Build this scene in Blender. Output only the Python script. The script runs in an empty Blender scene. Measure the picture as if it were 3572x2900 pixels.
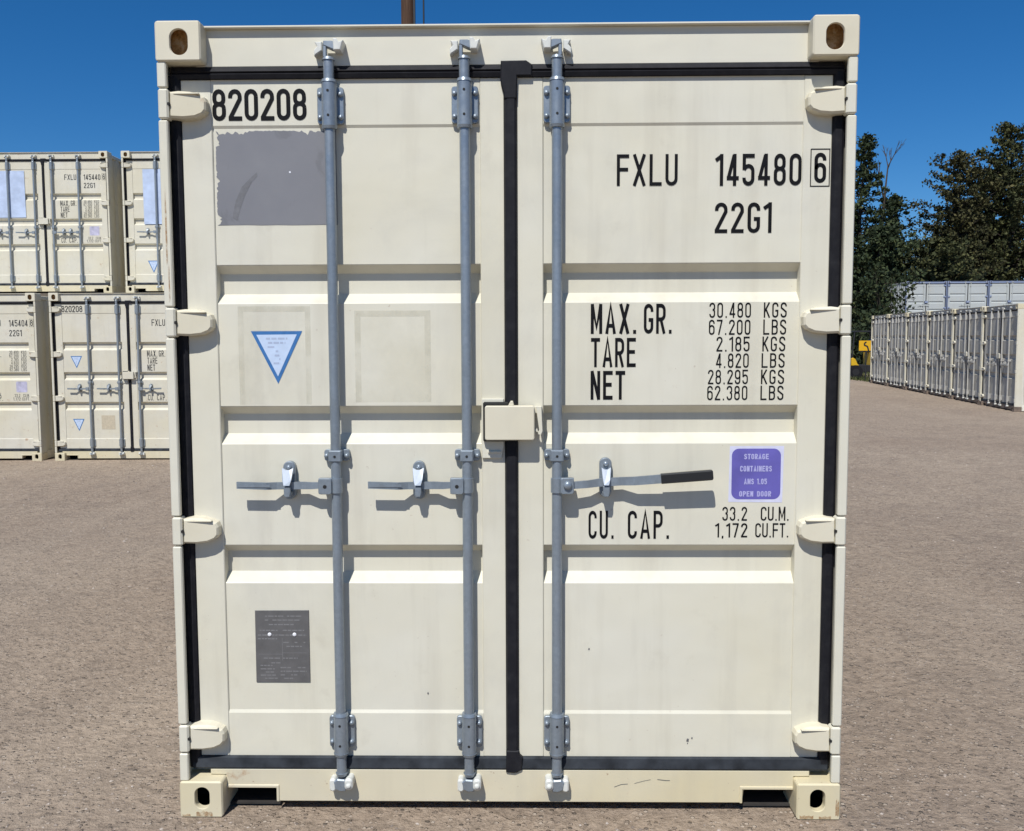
import bpy, math, random
import numpy as np
from mathutils import Vector, Matrix

random.seed(7)
rng = np.random.default_rng(7)
scene = bpy.context.scene
COL = scene.collection

# ------------------------------------------------------------------ camera
F_PX = 3200.0
CAM = (0.07004, -3.2592, 1.75278)
PITCH, ROLL, YAW = -0.07881, 0.00366, 0.01573
def _rot(rx, ry, rz):
    return (Matrix.Rotation(rz, 3, 'Z') @ Matrix.Rotation(rx, 3, 'X') @ Matrix.Rotation(ry, 3, 'Y'))
R = _rot(PITCH, ROLL, YAW)
cam_data = bpy.data.cameras.new('camera')
cam = bpy.data.objects.new('camera', cam_data)
COL.objects.link(cam)
cx, cy, cz = R.col[0], R.col[1], R.col[2]
cam.matrix_world = Matrix(((cx[0], cz[0], -cy[0], CAM[0]), (cx[1], cz[1], -cy[1], CAM[1]),
                           (cx[2], cz[2], -cy[2], CAM[2]), (0, 0, 0, 1)))
cam_data.sensor_fit = 'HORIZONTAL'
cam_data.sensor_width = 36.0
cam_data.lens = 36.0 * F_PX / 3572.0
cam_data.clip_start = 0.05
cam_data.clip_end = 3000.0
scene.camera = cam

# ------------------------------------------------------------------ sky and sun
TO_SUN = Vector((-0.32, -1.0, 1.46)).normalized()
SUN_EL = math.asin(TO_SUN.z)
SUN_AZ = math.atan2(TO_SUN.x, TO_SUN.y)
world = bpy.data.worlds.new('World')
scene.world = world
world.use_nodes = True
wn = world.node_tree.nodes
wl = world.node_tree.links
sky = wn.new('ShaderNodeTexSky')
sky.sky_type = 'NISHITA'
sky.sun_disc = False
sky.sun_elevation = SUN_EL
sky.sun_rotation = SUN_AZ
sky.altitude = 900.0
sky.air_density = 1.0
sky.dust_density = 0.0
sky.ozone_density = 10.0
bg = wn['Background']
hs = wn.new('ShaderNodeHueSaturation')
hs.inputs['Saturation'].default_value = 1.2
wl.new(sky.outputs[0], hs.inputs['Color'])
wl.new(hs.outputs[0], bg.inputs[0])
bg.inputs[1].default_value = 0.090

sun_data = bpy.data.lights.new('sun', 'SUN')
sun_data.energy = 5.0
sun_data.angle = math.radians(0.5)
sun_data.color = (1.0, 0.985, 0.95)
sun = bpy.data.objects.new('sun', sun_data)
COL.objects.link(sun)
sun.rotation_euler = TO_SUN.to_track_quat('Z', 'Y').to_euler()
sun.location = TO_SUN * 40

scene.render.engine = 'CYCLES'
vs = scene.view_settings
vs.view_transform = 'Standard'
vs.look = 'None'
vs.exposure = 0.0
vs.gamma = 1.0
vs.use_curve_mapping = False

# ------------------------------------------------------------------ material helpers
class Mat:
    def __init__(self, name, rough=0.5, metal=0.0, spec=0.5):
        self.m = bpy.data.materials.new(name)
        self.m.use_nodes = True
        self.n = self.m.node_tree.nodes
        self.l = self.m.node_tree.links
        self.b = self.n['Principled BSDF']
        self.b.inputs['Roughness'].default_value = rough
        self.b.inputs['Metallic'].default_value = metal
        self.b.inputs['Specular IOR Level'].default_value = spec
        self._co = None
        self._sh = None
        self.shift = False
    def coord(self, scale=None, kind='Object'):
        if self._co is None:
            self._co = self.n.new('ShaderNodeTexCoord')
        o = self._co.outputs[kind]
        if self.shift:
            if self._sh is None:
                oi = self.n.new('ShaderNodeObjectInfo')
                mu = self.n.new('ShaderNodeMath'); mu.operation = 'MULTIPLY'
                mu.inputs[1].default_value = 61.0
                self.l.new(oi.outputs['Random'], mu.inputs[0])
                ad = self.n.new('ShaderNodeVectorMath'); ad.operation = 'ADD'
                self.l.new(o, ad.inputs[0])
                self.l.new(mu.outputs[0], ad.inputs[1])
                self._sh = ad.outputs[0]
            o = self._sh
        if scale is None:
            return o
        mp = self.n.new('ShaderNodeMapping')
        mp.inputs['Scale'].default_value = scale
        self.l.new(o, mp.inputs[0])
        return mp.outputs[0]
    def noise(self, scale, detail=4, rough=0.55, stretch=None, dist=0.0):
        t = self.n.new('ShaderNodeTexNoise')
        t.inputs['Scale'].default_value = scale
        t.inputs['Detail'].default_value = detail
        t.inputs['Roughness'].default_value = rough
        t.inputs['Distortion'].default_value = dist
        self.l.new(self.coord(stretch), t.inputs['Vector'])
        return t.outputs[0]
    def voro(self, scale, out='Distance', feature='F1'):
        t = self.n.new('ShaderNodeTexVoronoi')
        t.feature = feature
        t.inputs['Scale'].default_value = scale
        self.l.new(self.coord(), t.inputs['Vector'])
        return t.outputs[out]
    def ramp(self, fac, stops, interp='LINEAR'):
        r = self.n.new('ShaderNodeValToRGB')
        r.color_ramp.interpolation = interp
        els = r.color_ramp.elements
        while len(els) < len(stops):
            els.new(0.5)
        for e, (p, c) in zip(els, stops):
            e.position = p
            e.color = (c, c, c, 1) if not isinstance(c, tuple) else (*c, 1)
        self.l.new(fac, r.inputs[0])
        return r.outputs[0]
    def mix(self, fac, a, b, mode='MIX'):
        x = self.n.new('ShaderNodeMix')
        x.data_type = 'RGBA'
        x.blend_type = mode
        for sock, v in ((x.inputs[0], fac), (x.inputs[6], a), (x.inputs[7], b)):
            if isinstance(v, (int, float)):
                sock.default_value = v
            elif isinstance(v, tuple):
                sock.default_value = (*v, 1)
            else:
                self.l.new(v, sock)
        return x.outputs[2]
    def math(self, op, a, b=None):
        x = self.n.new('ShaderNodeMath')
        x.operation = op
        for s, v in zip(x.inputs, (a, b)):
            if v is None:
                continue
            if isinstance(v, (int, float)):
                s.default_value = v
            else:
                self.l.new(v, s)
        return x.outputs[0]
    def color(self, c):
        if isinstance(c, tuple):
            self.b.inputs['Base Color'].default_value = (*c, 1)
        else:
            self.l.new(c, self.b.inputs['Base Color'])
        return self
    def rough(self, v):
        self.l.new(v, self.b.inputs['Roughness'])
    def bump(self, h, strength=0.3, dist=0.01):
        bn = self.n.new('ShaderNodeBump')
        bn.inputs['Strength'].default_value = strength
        bn.inputs['Distance'].default_value = dist
        self.l.new(h, bn.inputs['Height'])
        self.l.new(bn.outputs[0], self.b.inputs['Normal'])

def plain(name, c, rough=0.5, metal=0.0, var=0.06, scale=30, spec=0.5):
    m = Mat(name, rough, metal, spec)
    n = m.noise(scale, 4)
    lo = tuple(x * (1 - var) for x in c)
    hi = tuple(min(1, x * (1 + var)) for x in c)
    m.color(m.ramp(n, [(0.3, lo), (0.7, hi)]))
    return m.m

def paint(name, c, yellow, grime, rust, rough=0.42):
    """container paint: soft vertical grime streaks, faint yellowing, rust specks and scuffs"""
    m = Mat(name, rough, 0.0, 0.4)
    m.shift = True
    a = m.noise(1.6, 4)
    base = m.mix(m.ramp(a, [(0.35, 0.0), (0.7, yellow)]), c, (c[0] * 0.97, c[1] * 0.92, c[2] * 0.76))
    s = m.noise(1.0, 5, 0.6, (9.0, 9.0, 0.7))
    base = m.mix(m.ramp(s, [(0.52, 0.0), (0.78, grime)]), base, (0.40, 0.36, 0.28))
    s2 = m.noise(7.0, 6, 0.65)
    base = m.mix(m.ramp(s2, [(0.60, 0.0), (0.75, grime * 0.5)]), base, (0.33, 0.29, 0.22))
    s3 = m.noise(2.3, 6, 0.7, (1.0, 1.0, 0.6), 0.8)
    base = m.mix(m.ramp(s3, [(0.50, 0.0), (0.72, grime * 0.9)]), base, (0.46, 0.44, 0.38))
    f = m.noise(55.0, 3, 0.6)
    g = m.noise(3.1, 3)
    sp = m.math('MULTIPLY', m.ramp(f, [(0.70, 0.0), (0.735, 1.0)]), m.ramp(g, [(0.50, 0.0), (0.62, 1.0)]))
    sp = m.math('MULTIPLY', sp, rust)
    base = m.mix(sp, base, (0.22, 0.10, 0.045))
    if rust > 0.5:
        q = m.noise(9.0, 6, 0.7)
        base = m.mix(m.ramp(q, [(0.63, 0.0), (0.74, 0.85 * min(1, rust))]), base, (0.36, 0.19, 0.09))
    m.color(base)
    m.rough(m.ramp(m.noise(5.0, 3), [(0.3, rough - 0.06), (0.7, rough + 0.14)]))
    m.bump(m.math('ADD', m.noise(1.7, 3), m.math('MULTIPLY', m.noise(60.0, 2), 0.008)), 0.45, 0.03)
    return m.m

CREAM = (0.642, 0.614, 0.512)
M = {}
M['cream'] = paint('cream_paint', CREAM, 0.25, 0.10, 0.12)
M['cream_door'] = paint('cream_door_paint', CREAM, 0.40, 0.34, 0.30)
M['cream_worn'] = paint('worn_cream_paint', (0.615, 0.555, 0.405), 0.8, 0.26, 0.75, 0.5)
M['cream_cast'] = paint('casting_cream_paint', (0.640, 0.596, 0.475), 0.5, 0.12, 0.55, 0.5)
M['cream_far'] = paint('weathered_cream_paint', (0.615, 0.582, 0.487), 0.6, 0.30, 0.8, 0.5)
M['white_far'] = paint('weathered_white_paint', (0.70, 0.685, 0.635), 0.6, 0.6, 0.8, 0.5)
M['blue_far'] = paint('weathered_blue_grey_paint', (0.43, 0.455, 0.45), 0.2, 0.3, 0.5, 0.5)
M['blue_rail'] = paint('blue_rail_paint', (0.22, 0.27, 0.40), 0.1, 0.3, 0.5, 0.5)
M['row_door'] = paint('grimy_row_paint', (0.43, 0.412, 0.37), 0.5, 0.75, 0.7, 0.55)
M['row_rod'] = plain('pale_rod_paint', (0.40, 0.385, 0.35), 0.5, 0, 0.2, 4)
M['row_base'] = plain('rusty_base', (0.16, 0.12, 0.09), 0.7, 0, 0.4, 10)
M['keeper'] = plain('pale_keeper_paint', (0.62, 0.62, 0.57), 0.4, 0.0, 0.08)

def galv(name, c):
    m = Mat(name, 0.38, 0.45)
    v = m.voro(90.0, 'Color')
    sep = m.n.new('ShaderNodeSeparateColor')
    m.l.new(v, sep.inputs[0])
    n = m.noise(2.0, 5, 0.6, (8, 8, 1.2))
    a = m.mix(m.ramp(sep.outputs[0], [(0.0, 0.0), (1.0, 0.4)]), c, tuple(x * 0.72 for x in c))
    a = m.mix(m.ramp(n, [(0.45, 0.0), (0.75, 0.5)]), a, tuple(x * 0.6 for x in c))
    m.color(a)
    m.rough(m.ramp(m.noise(14.0, 3), [(0.3, 0.28), (0.7, 0.50)]))
    return m.m
M['galv_bright'] = plain('bright_zinc', (0.62, 0.66, 0.70), 0.3, 0.3)
M['st_faded'] = plain('faded_purple_sticker', (0.44, 0.42, 0.53), 0.5, 0, 0.25, 12)
M['galv'] = galv('galvanised_steel', (0.275, 0.318, 0.360))
M['galv_dull'] = galv('dull_galvanised_steel', (0.33, 0.36, 0.375))

def rubber():
    m = Mat('black_rubber', 0.6, 0, 0.2)
    n = m.noise(18.0, 5, 0.7)
    m.color(m.ramp(n, [(0.45, (0.010, 0.010, 0.013)), (0.68, (0.018, 0.018, 0.021)), (0.85, (0.07, 0.07, 0.07))]))
    m.bump(n, 0.2, 0.003)
    return m.m
M['rubber'] = rubber()
M['rubber_dusty'] = plain('dusty_rubber', (0.030, 0.034, 0.040), 0.7, 0, 0.5, 14, 0.2)
M['grip'] = plain('black_grip', (0.014, 0.014, 0.015), 0.4)
M['ink'] = plain('black_lettering', (0.007, 0.007, 0.008), 0.6, 0, 0.15, 30, 0.12)
M['ink_far'] = plain('faded_lettering', (0.05, 0.05, 0.05), 0.6, 0, 0.3, 30, 0.12)
M['hole'] = plain('dark_hole', (0.012, 0.011, 0.010), 0.8)
M['gap'] = plain('painted_gap_shade', (0.010, 0.010, 0.009), 0.8)  # black that paints the shade of the open gap round the lock box
def rusty():
    m = Mat('rusty_cavity', 0.7)
    n = m.noise(40.0, 5, 0.7)
    m.color(m.ramp(n, [(0.30, (0.16, 0.075, 0.022)), (0.5, (0.50, 0.28, 0.085)), (0.62, (0.60, 0.44, 0.24)), (0.75, (0.20, 0.10, 0.03))]))
    return m.m
M['rust'] = rusty()
def grey_patch():
    m = Mat('grey_primer', 0.5)
    n = m.noise(6.0, 4)
    a = m.ramp(n, [(0.3, (0.180, 0.180, 0.194)), (0.7, (0.203, 0.202, 0.212))])
    s = m.noise(3.0, 5, 0.6, (2.2, 2.2, 1.4), 1.5)
    a = m.mix(m.ramp(s, [(0.60, 0.0), (0.66, 0.35)]), a, (0.11, 0.11, 0.115))
    m.color(a)
    return m.m
M['grey'] = grey_patch()
M['grey_streak'] = plain('dark_scuff', (0.125, 0.125, 0.128), 0.6, 0, 0.25, 60)
M['patch_scuff'] = plain('soft_scuff', (0.150, 0.150, 0.158), 0.6, 0, 0.2, 40)
M['plate'] = plain('etched_steel_plate', (0.118, 0.114, 0.112), 0.5, 0.1, 0.12, 25)
M['plate_text'] = plain('etched_text', (0.19, 0.185, 0.185), 0.5, 0, 0.1, 200)
M['rivet'] = plain('bright_rivet', (0.80, 0.80, 0.82), 0.35, 0.1)
M['st_white'] = plain('sticker_white', (0.60, 0.60, 0.74), 0.35)
M['st_purple'] = plain('sticker_purple', (0.118, 0.103, 0.37), 0.4, 0, 0.16, 9)
M['st_text'] = plain('sticker_text', (0.40, 0.39, 0.64), 0.4, 0, 0.1, 120)
M['tri_blue'] = plain('sticker_blue', (0.040, 0.15, 0.37), 0.45, 0, 0.12)
M['tri_white'] = plain('sticker_pale_blue', (0.50, 0.60, 0.76), 0.4)
M['tri_text'] = plain('sticker_grey_text', (0.38, 0.44, 0.58), 0.4)
M['sheet'] = plain('pale_blue_sheet', (0.46, 0.54, 0.70), 0.45, 0, 0.14, 6)
M['tan'] = plain('tan_residue', (0.50, 0.43, 0.31), 0.6, 0, 0.1)
M['underside_shade'] = plain('painted_underside_shade', (0.025, 0.022, 0.02), 0.9, 0, 0.3, 12)  # near-black: the shade below the floor is put into the colour
M['wood'] = plain('weathered_timber', (0.12, 0.095, 0.07), 0.85, 0, 0.3, 12)

def residue():
    m = Mat('faint_residue', 0.55)
    m.color((0.52, 0.49, 0.37))
    n = m.noise(9.0, 5, 0.65)
    m.l.new(m.ramp(n, [(0.35, 0.05), (0.7, 0.30)]), m.b.inputs['Alpha'])
    return m.m
M['residue'] = residue()
def residue_faint():
    m = Mat('fainter_residue', 0.55)
    m.color((0.60, 0.565, 0.43))
    m.l.new(m.ramp(m.noise(3.0, 5, 0.7), [(0.35, 0.0), (0.75, 0.20)]), m.b.inputs['Alpha'])
    return m.m
M['residue_faint'] = residue_faint()
def rust_stain_mat():
    m = Mat('rust_streak', 0.7)
    n = m.noise(60.0, 4, 0.7)
    m.color(m.ramp(n, [(0.35, (0.30, 0.15, 0.06)), (0.65, (0.46, 0.28, 0.13))]))
    m.l.new(m.ramp(m.noise(35.0, 5, 0.7), [(0.35, 0.1), (0.62, 0.75)]), m.b.inputs['Alpha'])
    return m.m
M['rust_stain'] = rust_stain_mat()
def stain():
    m = Mat('dust_smudge', 0.7)
    m.color((0.45, 0.43, 0.36))
    n = m.noise(5.0, 6, 0.7, (2.0, 2.0, 0.8))
    m.l.new(m.ramp(n, [(0.50, 0.0), (0.75, 0.30)]), m.b.inputs['Alpha'])
    return m.m

def ground_mat():
    m = Mat('packed_gravel', 0.92, 0, 0.2)
    big = m.noise(0.28, 5, 0.6, None, 0.8)
    mid = m.noise(1.7, 6, 0.7)
    grain = m.noise(11.0, 5, 0.75)
    fine = m.noise(27.0, 5, 0.8)
    a = m.ramp(big, [(0.30, (0.321, 0.245, 0.181)), (0.50, (0.368, 0.287, 0.213)), (0.72, (0.401, 0.317, 0.236))])
    a = m.mix(m.ramp(mid, [(0.34, 0.55), (0.54, 0.0)]), a, (0.252, 0.199, 0.154))
    a = m.mix(m.ramp(grain, [(0.30, 0.75), (0.50, 0.0)]), a, (0.198, 0.153, 0.115))
    a = m.mix(m.ramp(grain, [(0.55, 0.0), (0.75, 0.6)]), a, (0.527, 0.429, 0.326))
    a = m.mix(m.ramp(fine, [(0.30, 0.85), (0.50, 0.0)]), a, (0.144, 0.111, 0.084))
    a = m.mix(m.ramp(fine, [(0.56, 0.0), (0.74, 0.75)]), a, (0.520, 0.428, 0.332))
    tr = m.noise(1.0, 4, 0.6, (0.55, 0.07, 1.0), 0.3)
    a = m.mix(m.ramp(tr, [(0.53, 0.0), (0.70, 0.30)]), a, (0.479, 0.389, 0.295))
    vc = m.voro(48.0, 'Color')
    vd = m.voro(48.0, 'Distance')
    sep = m.n.new('ShaderNodeSeparateColor')
    m.l.new(vc, sep.inputs[0])
    stone = m.math('MULTIPLY', m.ramp(sep.outputs[0], [(0.62, 0.0), (0.66, 1.0)]), m.ramp(vd, [(0.32, 1.0), (0.45, 0.0)]))
    sc = m.ramp(sep.outputs[1], [(0.0, (0.120, 0.100, 0.080)), (0.5, (0.372, 0.290, 0.216)), (1.0, (0.540, 0.455, 0.365))])
    a = m.mix(m.math('MULTIPLY', stone, 0.85), a, sc)
    m.color(a)
    h = m.math('ADD', m.math('MULTIPLY', fine, 0.9), m.math('MULTIPLY', stone, 0.5))
    h = m.math('ADD', h, m.math('MULTIPLY', grain, 1.6))
    h = m.math('ADD', h, m.math('MULTIPLY', mid, 1.6))
    m.bump(h, 0.95, 0.020)
    return m.m
M['ground'] = ground_mat()
def pebble_mat():
    m = Mat('pebble', 0.85, 0, 0.2)
    g = m.n.new('ShaderNodeNewGeometry')
    m.color(m.ramp(g.outputs['Random Per Island'], [(0.0, (0.13, 0.105, 0.088)), (0.4, (0.27, 0.22, 0.18)), (0.75, (0.36, 0.30, 0.25)), (1.0, (0.45, 0.39, 0.335))]))
    return m.m
M['pebble'] = pebble_mat()
def leaf_mat(name, lo, mid, hi):
    m = Mat(name, 0.75, 0, 0.2)
    g = m.n.new('ShaderNodeNewGeometry')
    a = m.ramp(g.outputs['Random Per Island'], [(0.0, lo), (0.6, mid), (1.0, hi)])
    n = m.noise(0.5, 3)
    a = m.mix(m.ramp(n, [(0.35, 0.5), (0.65, 0.0)]), a, tuple(x * 0.55 for x in lo))
    m.color(a)
    return m.m
M['leaf_dark'] = leaf_mat('dark_foliage', (0.016, 0.026, 0.011), (0.036, 0.052, 0.020), (0.090, 0.105, 0.042))
M['leaf_olive'] = leaf_mat('olive_foliage', (0.024, 0.030, 0.011), (0.054, 0.060, 0.021), (0.125, 0.122, 0.046))
M['leaf_brown'] = leaf_mat('brownish_foliage', (0.026, 0.028, 0.011), (0.058, 0.057, 0.021), (0.125, 0.110, 0.044))
M['grass'] = leaf_mat('dry_grass', (0.05, 0.07, 0.02), (0.09, 0.10, 0.035), (0.16, 0.15, 0.06))
M['bark'] = plain('bark', (0.050, 0.038, 0.028), 0.9, 0, 0.35, 8)
def pole_mat():
    m = Mat('pole_timber', 0.85, 0, 0.2)
    n = m.noise(1.0, 6, 0.65, (22, 22, 1.2))
    m.color(m.ramp(n, [(0.3, (0.040, 0.022, 0.014)), (0.55, (0.085, 0.048, 0.030)), (0.8, (0.14, 0.095, 0.06))]))
    m.bump(n, 0.4, 0.01)
    return m.m
M['pole'] = pole_mat()
M['wire'] = plain('black_cable', (0.02, 0.02, 0.022), 0.5)
M['sign'] = plain('yellow_sign', (0.72, 0.40, 0.015), 0.45)
M['fork'] = plain('yellow_machine_paint', (0.62, 0.38, 0.02), 0.4, 0, 0.1)
M['mast'] = plain('brown_mast_paint', (0.22, 0.13, 0.05), 0.5, 0, 0.2)
M['dark'] = plain('dark_metal', (0.02, 0.02, 0.022), 0.5)

# ------------------------------------------------------------------ mesh helpers
class MB:
    """collects shapes into one mesh"""
    def __init__(self):
        self.v, self.f, self.s, self.mi = [], [], [], []
    def add(self, vs, fs, smooth=False, mi=0):
        o = len(self.v)
        self.v += [tuple(map(float, p)) for p in vs]
        for f in fs:
            self.f.append(tuple(i + o for i in f))
            self.s.append(smooth)
            self.mi.append(mi)
        return self
    def box(self, x0, x1, y0, y1, z0, z1, b=0.0, mi=0):
        if x0 > x1: x0, x1 = x1, x0
        if b <= 0:
            v = [(x, y, z) for x in (x0, x1) for y in (y0, y1) for z in (z0, z1)]
            f = [(0, 1, 3, 2), (4, 6, 7, 5), (0, 4, 5, 1), (2, 3, 7, 6), (0, 2, 6, 4), (1, 5, 7, 3)]
            return self.add(v, f, mi=mi)
        b = min(b, 0.49 * min(x1 - x0, y1 - y0, z1 - z0))
        X, Y, Z = (x0, x1), (y0, y1), (z0, z1)
        v, idx = [], {}
        for i in (0, 1):
            for j in (0, 1):
                for k in (0, 1):
                    for a in (0, 1, 2):
                        p = [X[i], Y[j], Z[k]]
                        for t, s in ((0, i), (1, j), (2, k)):
                            if t != a:
                                p[t] += b if s == 0 else -b
                        idx[(i, j, k, a)] = len(v)
                        v.append(p)
        f = []
        for i in (0, 1):
            q = [idx[(i, 0, 0, 0)], idx[(i, 1, 0, 0)], idx[(i, 1, 1, 0)], idx[(i, 0, 1, 0)]]
            f.append(q if i else q[::-1])
            q = [idx[(0, i, 0, 1)], idx[(1, i, 0, 1)], idx[(1, i, 1, 1)], idx[(0, i, 1, 1)]]
            f.append(q[::-1] if i else q)
            q = [idx[(0, 0, i, 2)], idx[(1, 0, i, 2)], idx[(1, 1, i, 2)], idx[(0, 1, i, 2)]]
            f.append(q if i else q[::-1])
        for i in (0, 1):
            for j in (0, 1):
                q = [idx[(i, j, 0, 0)], idx[(i, j, 0, 1)], idx[(i, j, 1, 1)], idx[(i, j, 1, 0)]]
                f.append(q[::-1] if i == j else q)
                q = [idx[(i, 0, j, 0)], idx[(i, 0, j, 2)], idx[(i, 1, j, 2)], idx[(i, 1, j, 0)]]
                f.append(q if i == j else q[::-1])
                q = [idx[(0, i, j, 1)], idx[(0, i, j, 2)], idx[(1, i, j, 2)], idx[(1, i, j, 1)]]
                f.append(q[::-1] if i == j else q)
        for i in (0, 1):
            for j in (0, 1):
                for k in (0, 1):
                    q = [idx[(i, j, k, 0)], idx[(i, j, k, 1)], idx[(i, j, k, 2)]]
                    f.append(q if (i + j + k) % 2 else q[::-1])
        return self.add(v, f, mi=mi)
    def cyl(self, p0, p1, r0, r1=None, n=14, caps=True, mi=0):
        r1 = r0 if r1 is None else r1
        p0, p1 = Vector(p0), Vector(p1)
        d = (p1 - p0).normalized()
        a = d.orthogonal().normalized()
        b = d.cross(a)
        vs = []
        for p, r in ((p0, r0), (p1, r1)):
            for i in range(n):
                t = 2 * math.pi * i / n
                vs.append(p + (a * math.cos(t) + b * math.sin(t)) * r)
        self.add(vs, [(i, (i + 1) % n, n + (i + 1) % n, n + i) for i in range(n)], True, mi)
        if caps:
            self.add(vs[:n], [tuple(range(n))[::-1]], mi=mi)
            self.add(vs[n:], [tuple(range(n))], mi=mi)
        return self
    def dome(self, c, r, h, n=10, mi=0):
        """bolt head on a face that looks along -y"""
        x, y, z = c
        prof = [(r, 0), (r * 0.95, h * 0.55), (r * 0.6, h * 0.92), (0.0, h)]
        vs = []
        for (rr, hh) in prof[:-1]:
            for i in range(n):
                t = 2 * math.pi * i / n
                vs.append((x + rr * math.cos(t), y - hh, z + rr * math.sin(t)))
        vs.append((x, y - h, z))
        fs = []
        for k in range(2):
            for i in range(n):
                fs.append((k * n + i, k * n + (i + 1) % n, (k + 1) * n + (i + 1) % n, (k + 1) * n + i))
        for i in range(n):
            fs.append((2 * n + i, 2 * n + (i + 1) % n, 3 * n))
        return self.add(vs, fs, True, mi)
    def prism(self, poly, y0, y1, inset=0.0, mi=0, cap_back=True):
        """polygon in (x,z), front at y0, back at y1; chamfered front when inset > 0"""
        n = len(poly)
        cxm = sum(p[0] for p in poly) / n
        czm = sum(p[1] for p in poly) / n
        area = sum(poly[i][0] * poly[(i + 1) % n][1] - poly[(i + 1) % n][0] * poly[i][1] for i in range(n))
        if area < 0:
            poly = poly[::-1]
        def off(d):
            out = []
            for i in range(n):
                a, b, c = Vector(poly[i - 1]), Vector(poly[i]), Vector(poly[(i + 1) % n])
                e1, e2 = (b - a), (c - b)
                if e1.length < 1e-9 or e2.length < 1e-9:
                    out.append(tuple(b)); continue
                e1.normalize(); e2.normalize()
                n1, n2 = Vector((-e1.y, e1.x)), Vector((-e2.y, e2.x))
                m = (n1 + n2)
                if m.length < 1e-6:
                    m = n1
                m.normalize()
                k = d / max(0.4, m.dot(n1))
                out.append((b.x + m.x * k, b.y + m.y * k))
            return out
        loops = []
        if inset > 0:
            loops.append([(x, y0, z) for x, z in off(inset)])
            loops.append([(x, y0 + inset, z) for x, z in poly])
        else:
            loops.append([(x, y0, z) for x, z in poly])
        loops.append([(x, y1, z) for x, z in poly])
        vs = [p for L in loops for p in L]
        fs = [tuple(range(n))]
        for k in range(len(loops) - 1):
            for i in range(n):
                j = (i + 1) % n
                fs.append((k * n + i, (k + 1) * n + i, (k + 1) * n + j, k * n + j))
        if cap_back:
            o = (len(loops) - 1) * n
            fs.append(tuple(range(o, o + n))[::-1])
        return self.add(vs, fs, mi=mi)
    def build(self, name):
        me = bpy.data.meshes.new(name)
        me.from_pydata(self.v, [], self.f)
        me.polygons.foreach_set('use_smooth', self.s)
        me.update()
        return me

def link(name, me, mat, parent=None):
    o = bpy.data.objects.new(name, me)
    COL.objects.link(o)
    if me is not None and not me.materials:
        for k in (mat if isinstance(mat, (list, tuple)) else [mat]):
            me.materials.append(M[k])
    if me is not None and isinstance(mat, (list, tuple)):
        me.polygons.foreach_set('material_index', [0] * 0 or list(_mi.get(me.name, [0] * len(me.polygons))))
    if parent is not None:
        o.parent = parent
    return o
_mi = {}
def put(name, mb, mat, parent=None):
    me = mb.build(name)
    if isinstance(mat, (list, tuple)):
        _mi[me.name] = mb.mi
    return link(name, me, mat, parent)
def tag(o, label=None, cat=None, group=None, kind=None):
    if label: o['label'] = label
    if cat: o['category'] = cat
    if group: o['group'] = group
    if kind: o['kind'] = kind
    return o
def empty(name, loc, rz=0.0, scale=(1, 1, 1)):
    o = bpy.data.objects.new(name, None)
    o.empty_display_size = 0.2
    COL.objects.link(o)
    o.location = loc
    o.rotation_euler = (0, 0, rz)
    o.scale = scale
    return o

def rrect(x0, x1, z0, z1, r, n=4):
    pts = []
    for cx_, cz_, a0 in ((x1 - r, z0 + r, -90), (x1 - r, z1 - r, 0), (x0 + r, z1 - r, 90), (x0 + r, z0 + r, 180)):
        for i in range(n + 1):
            t = math.radians(a0 + 90 * i / n)
            pts.append((cx_ + r * math.cos(t), cz_ + r * math.sin(t)))
    return pts

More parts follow.
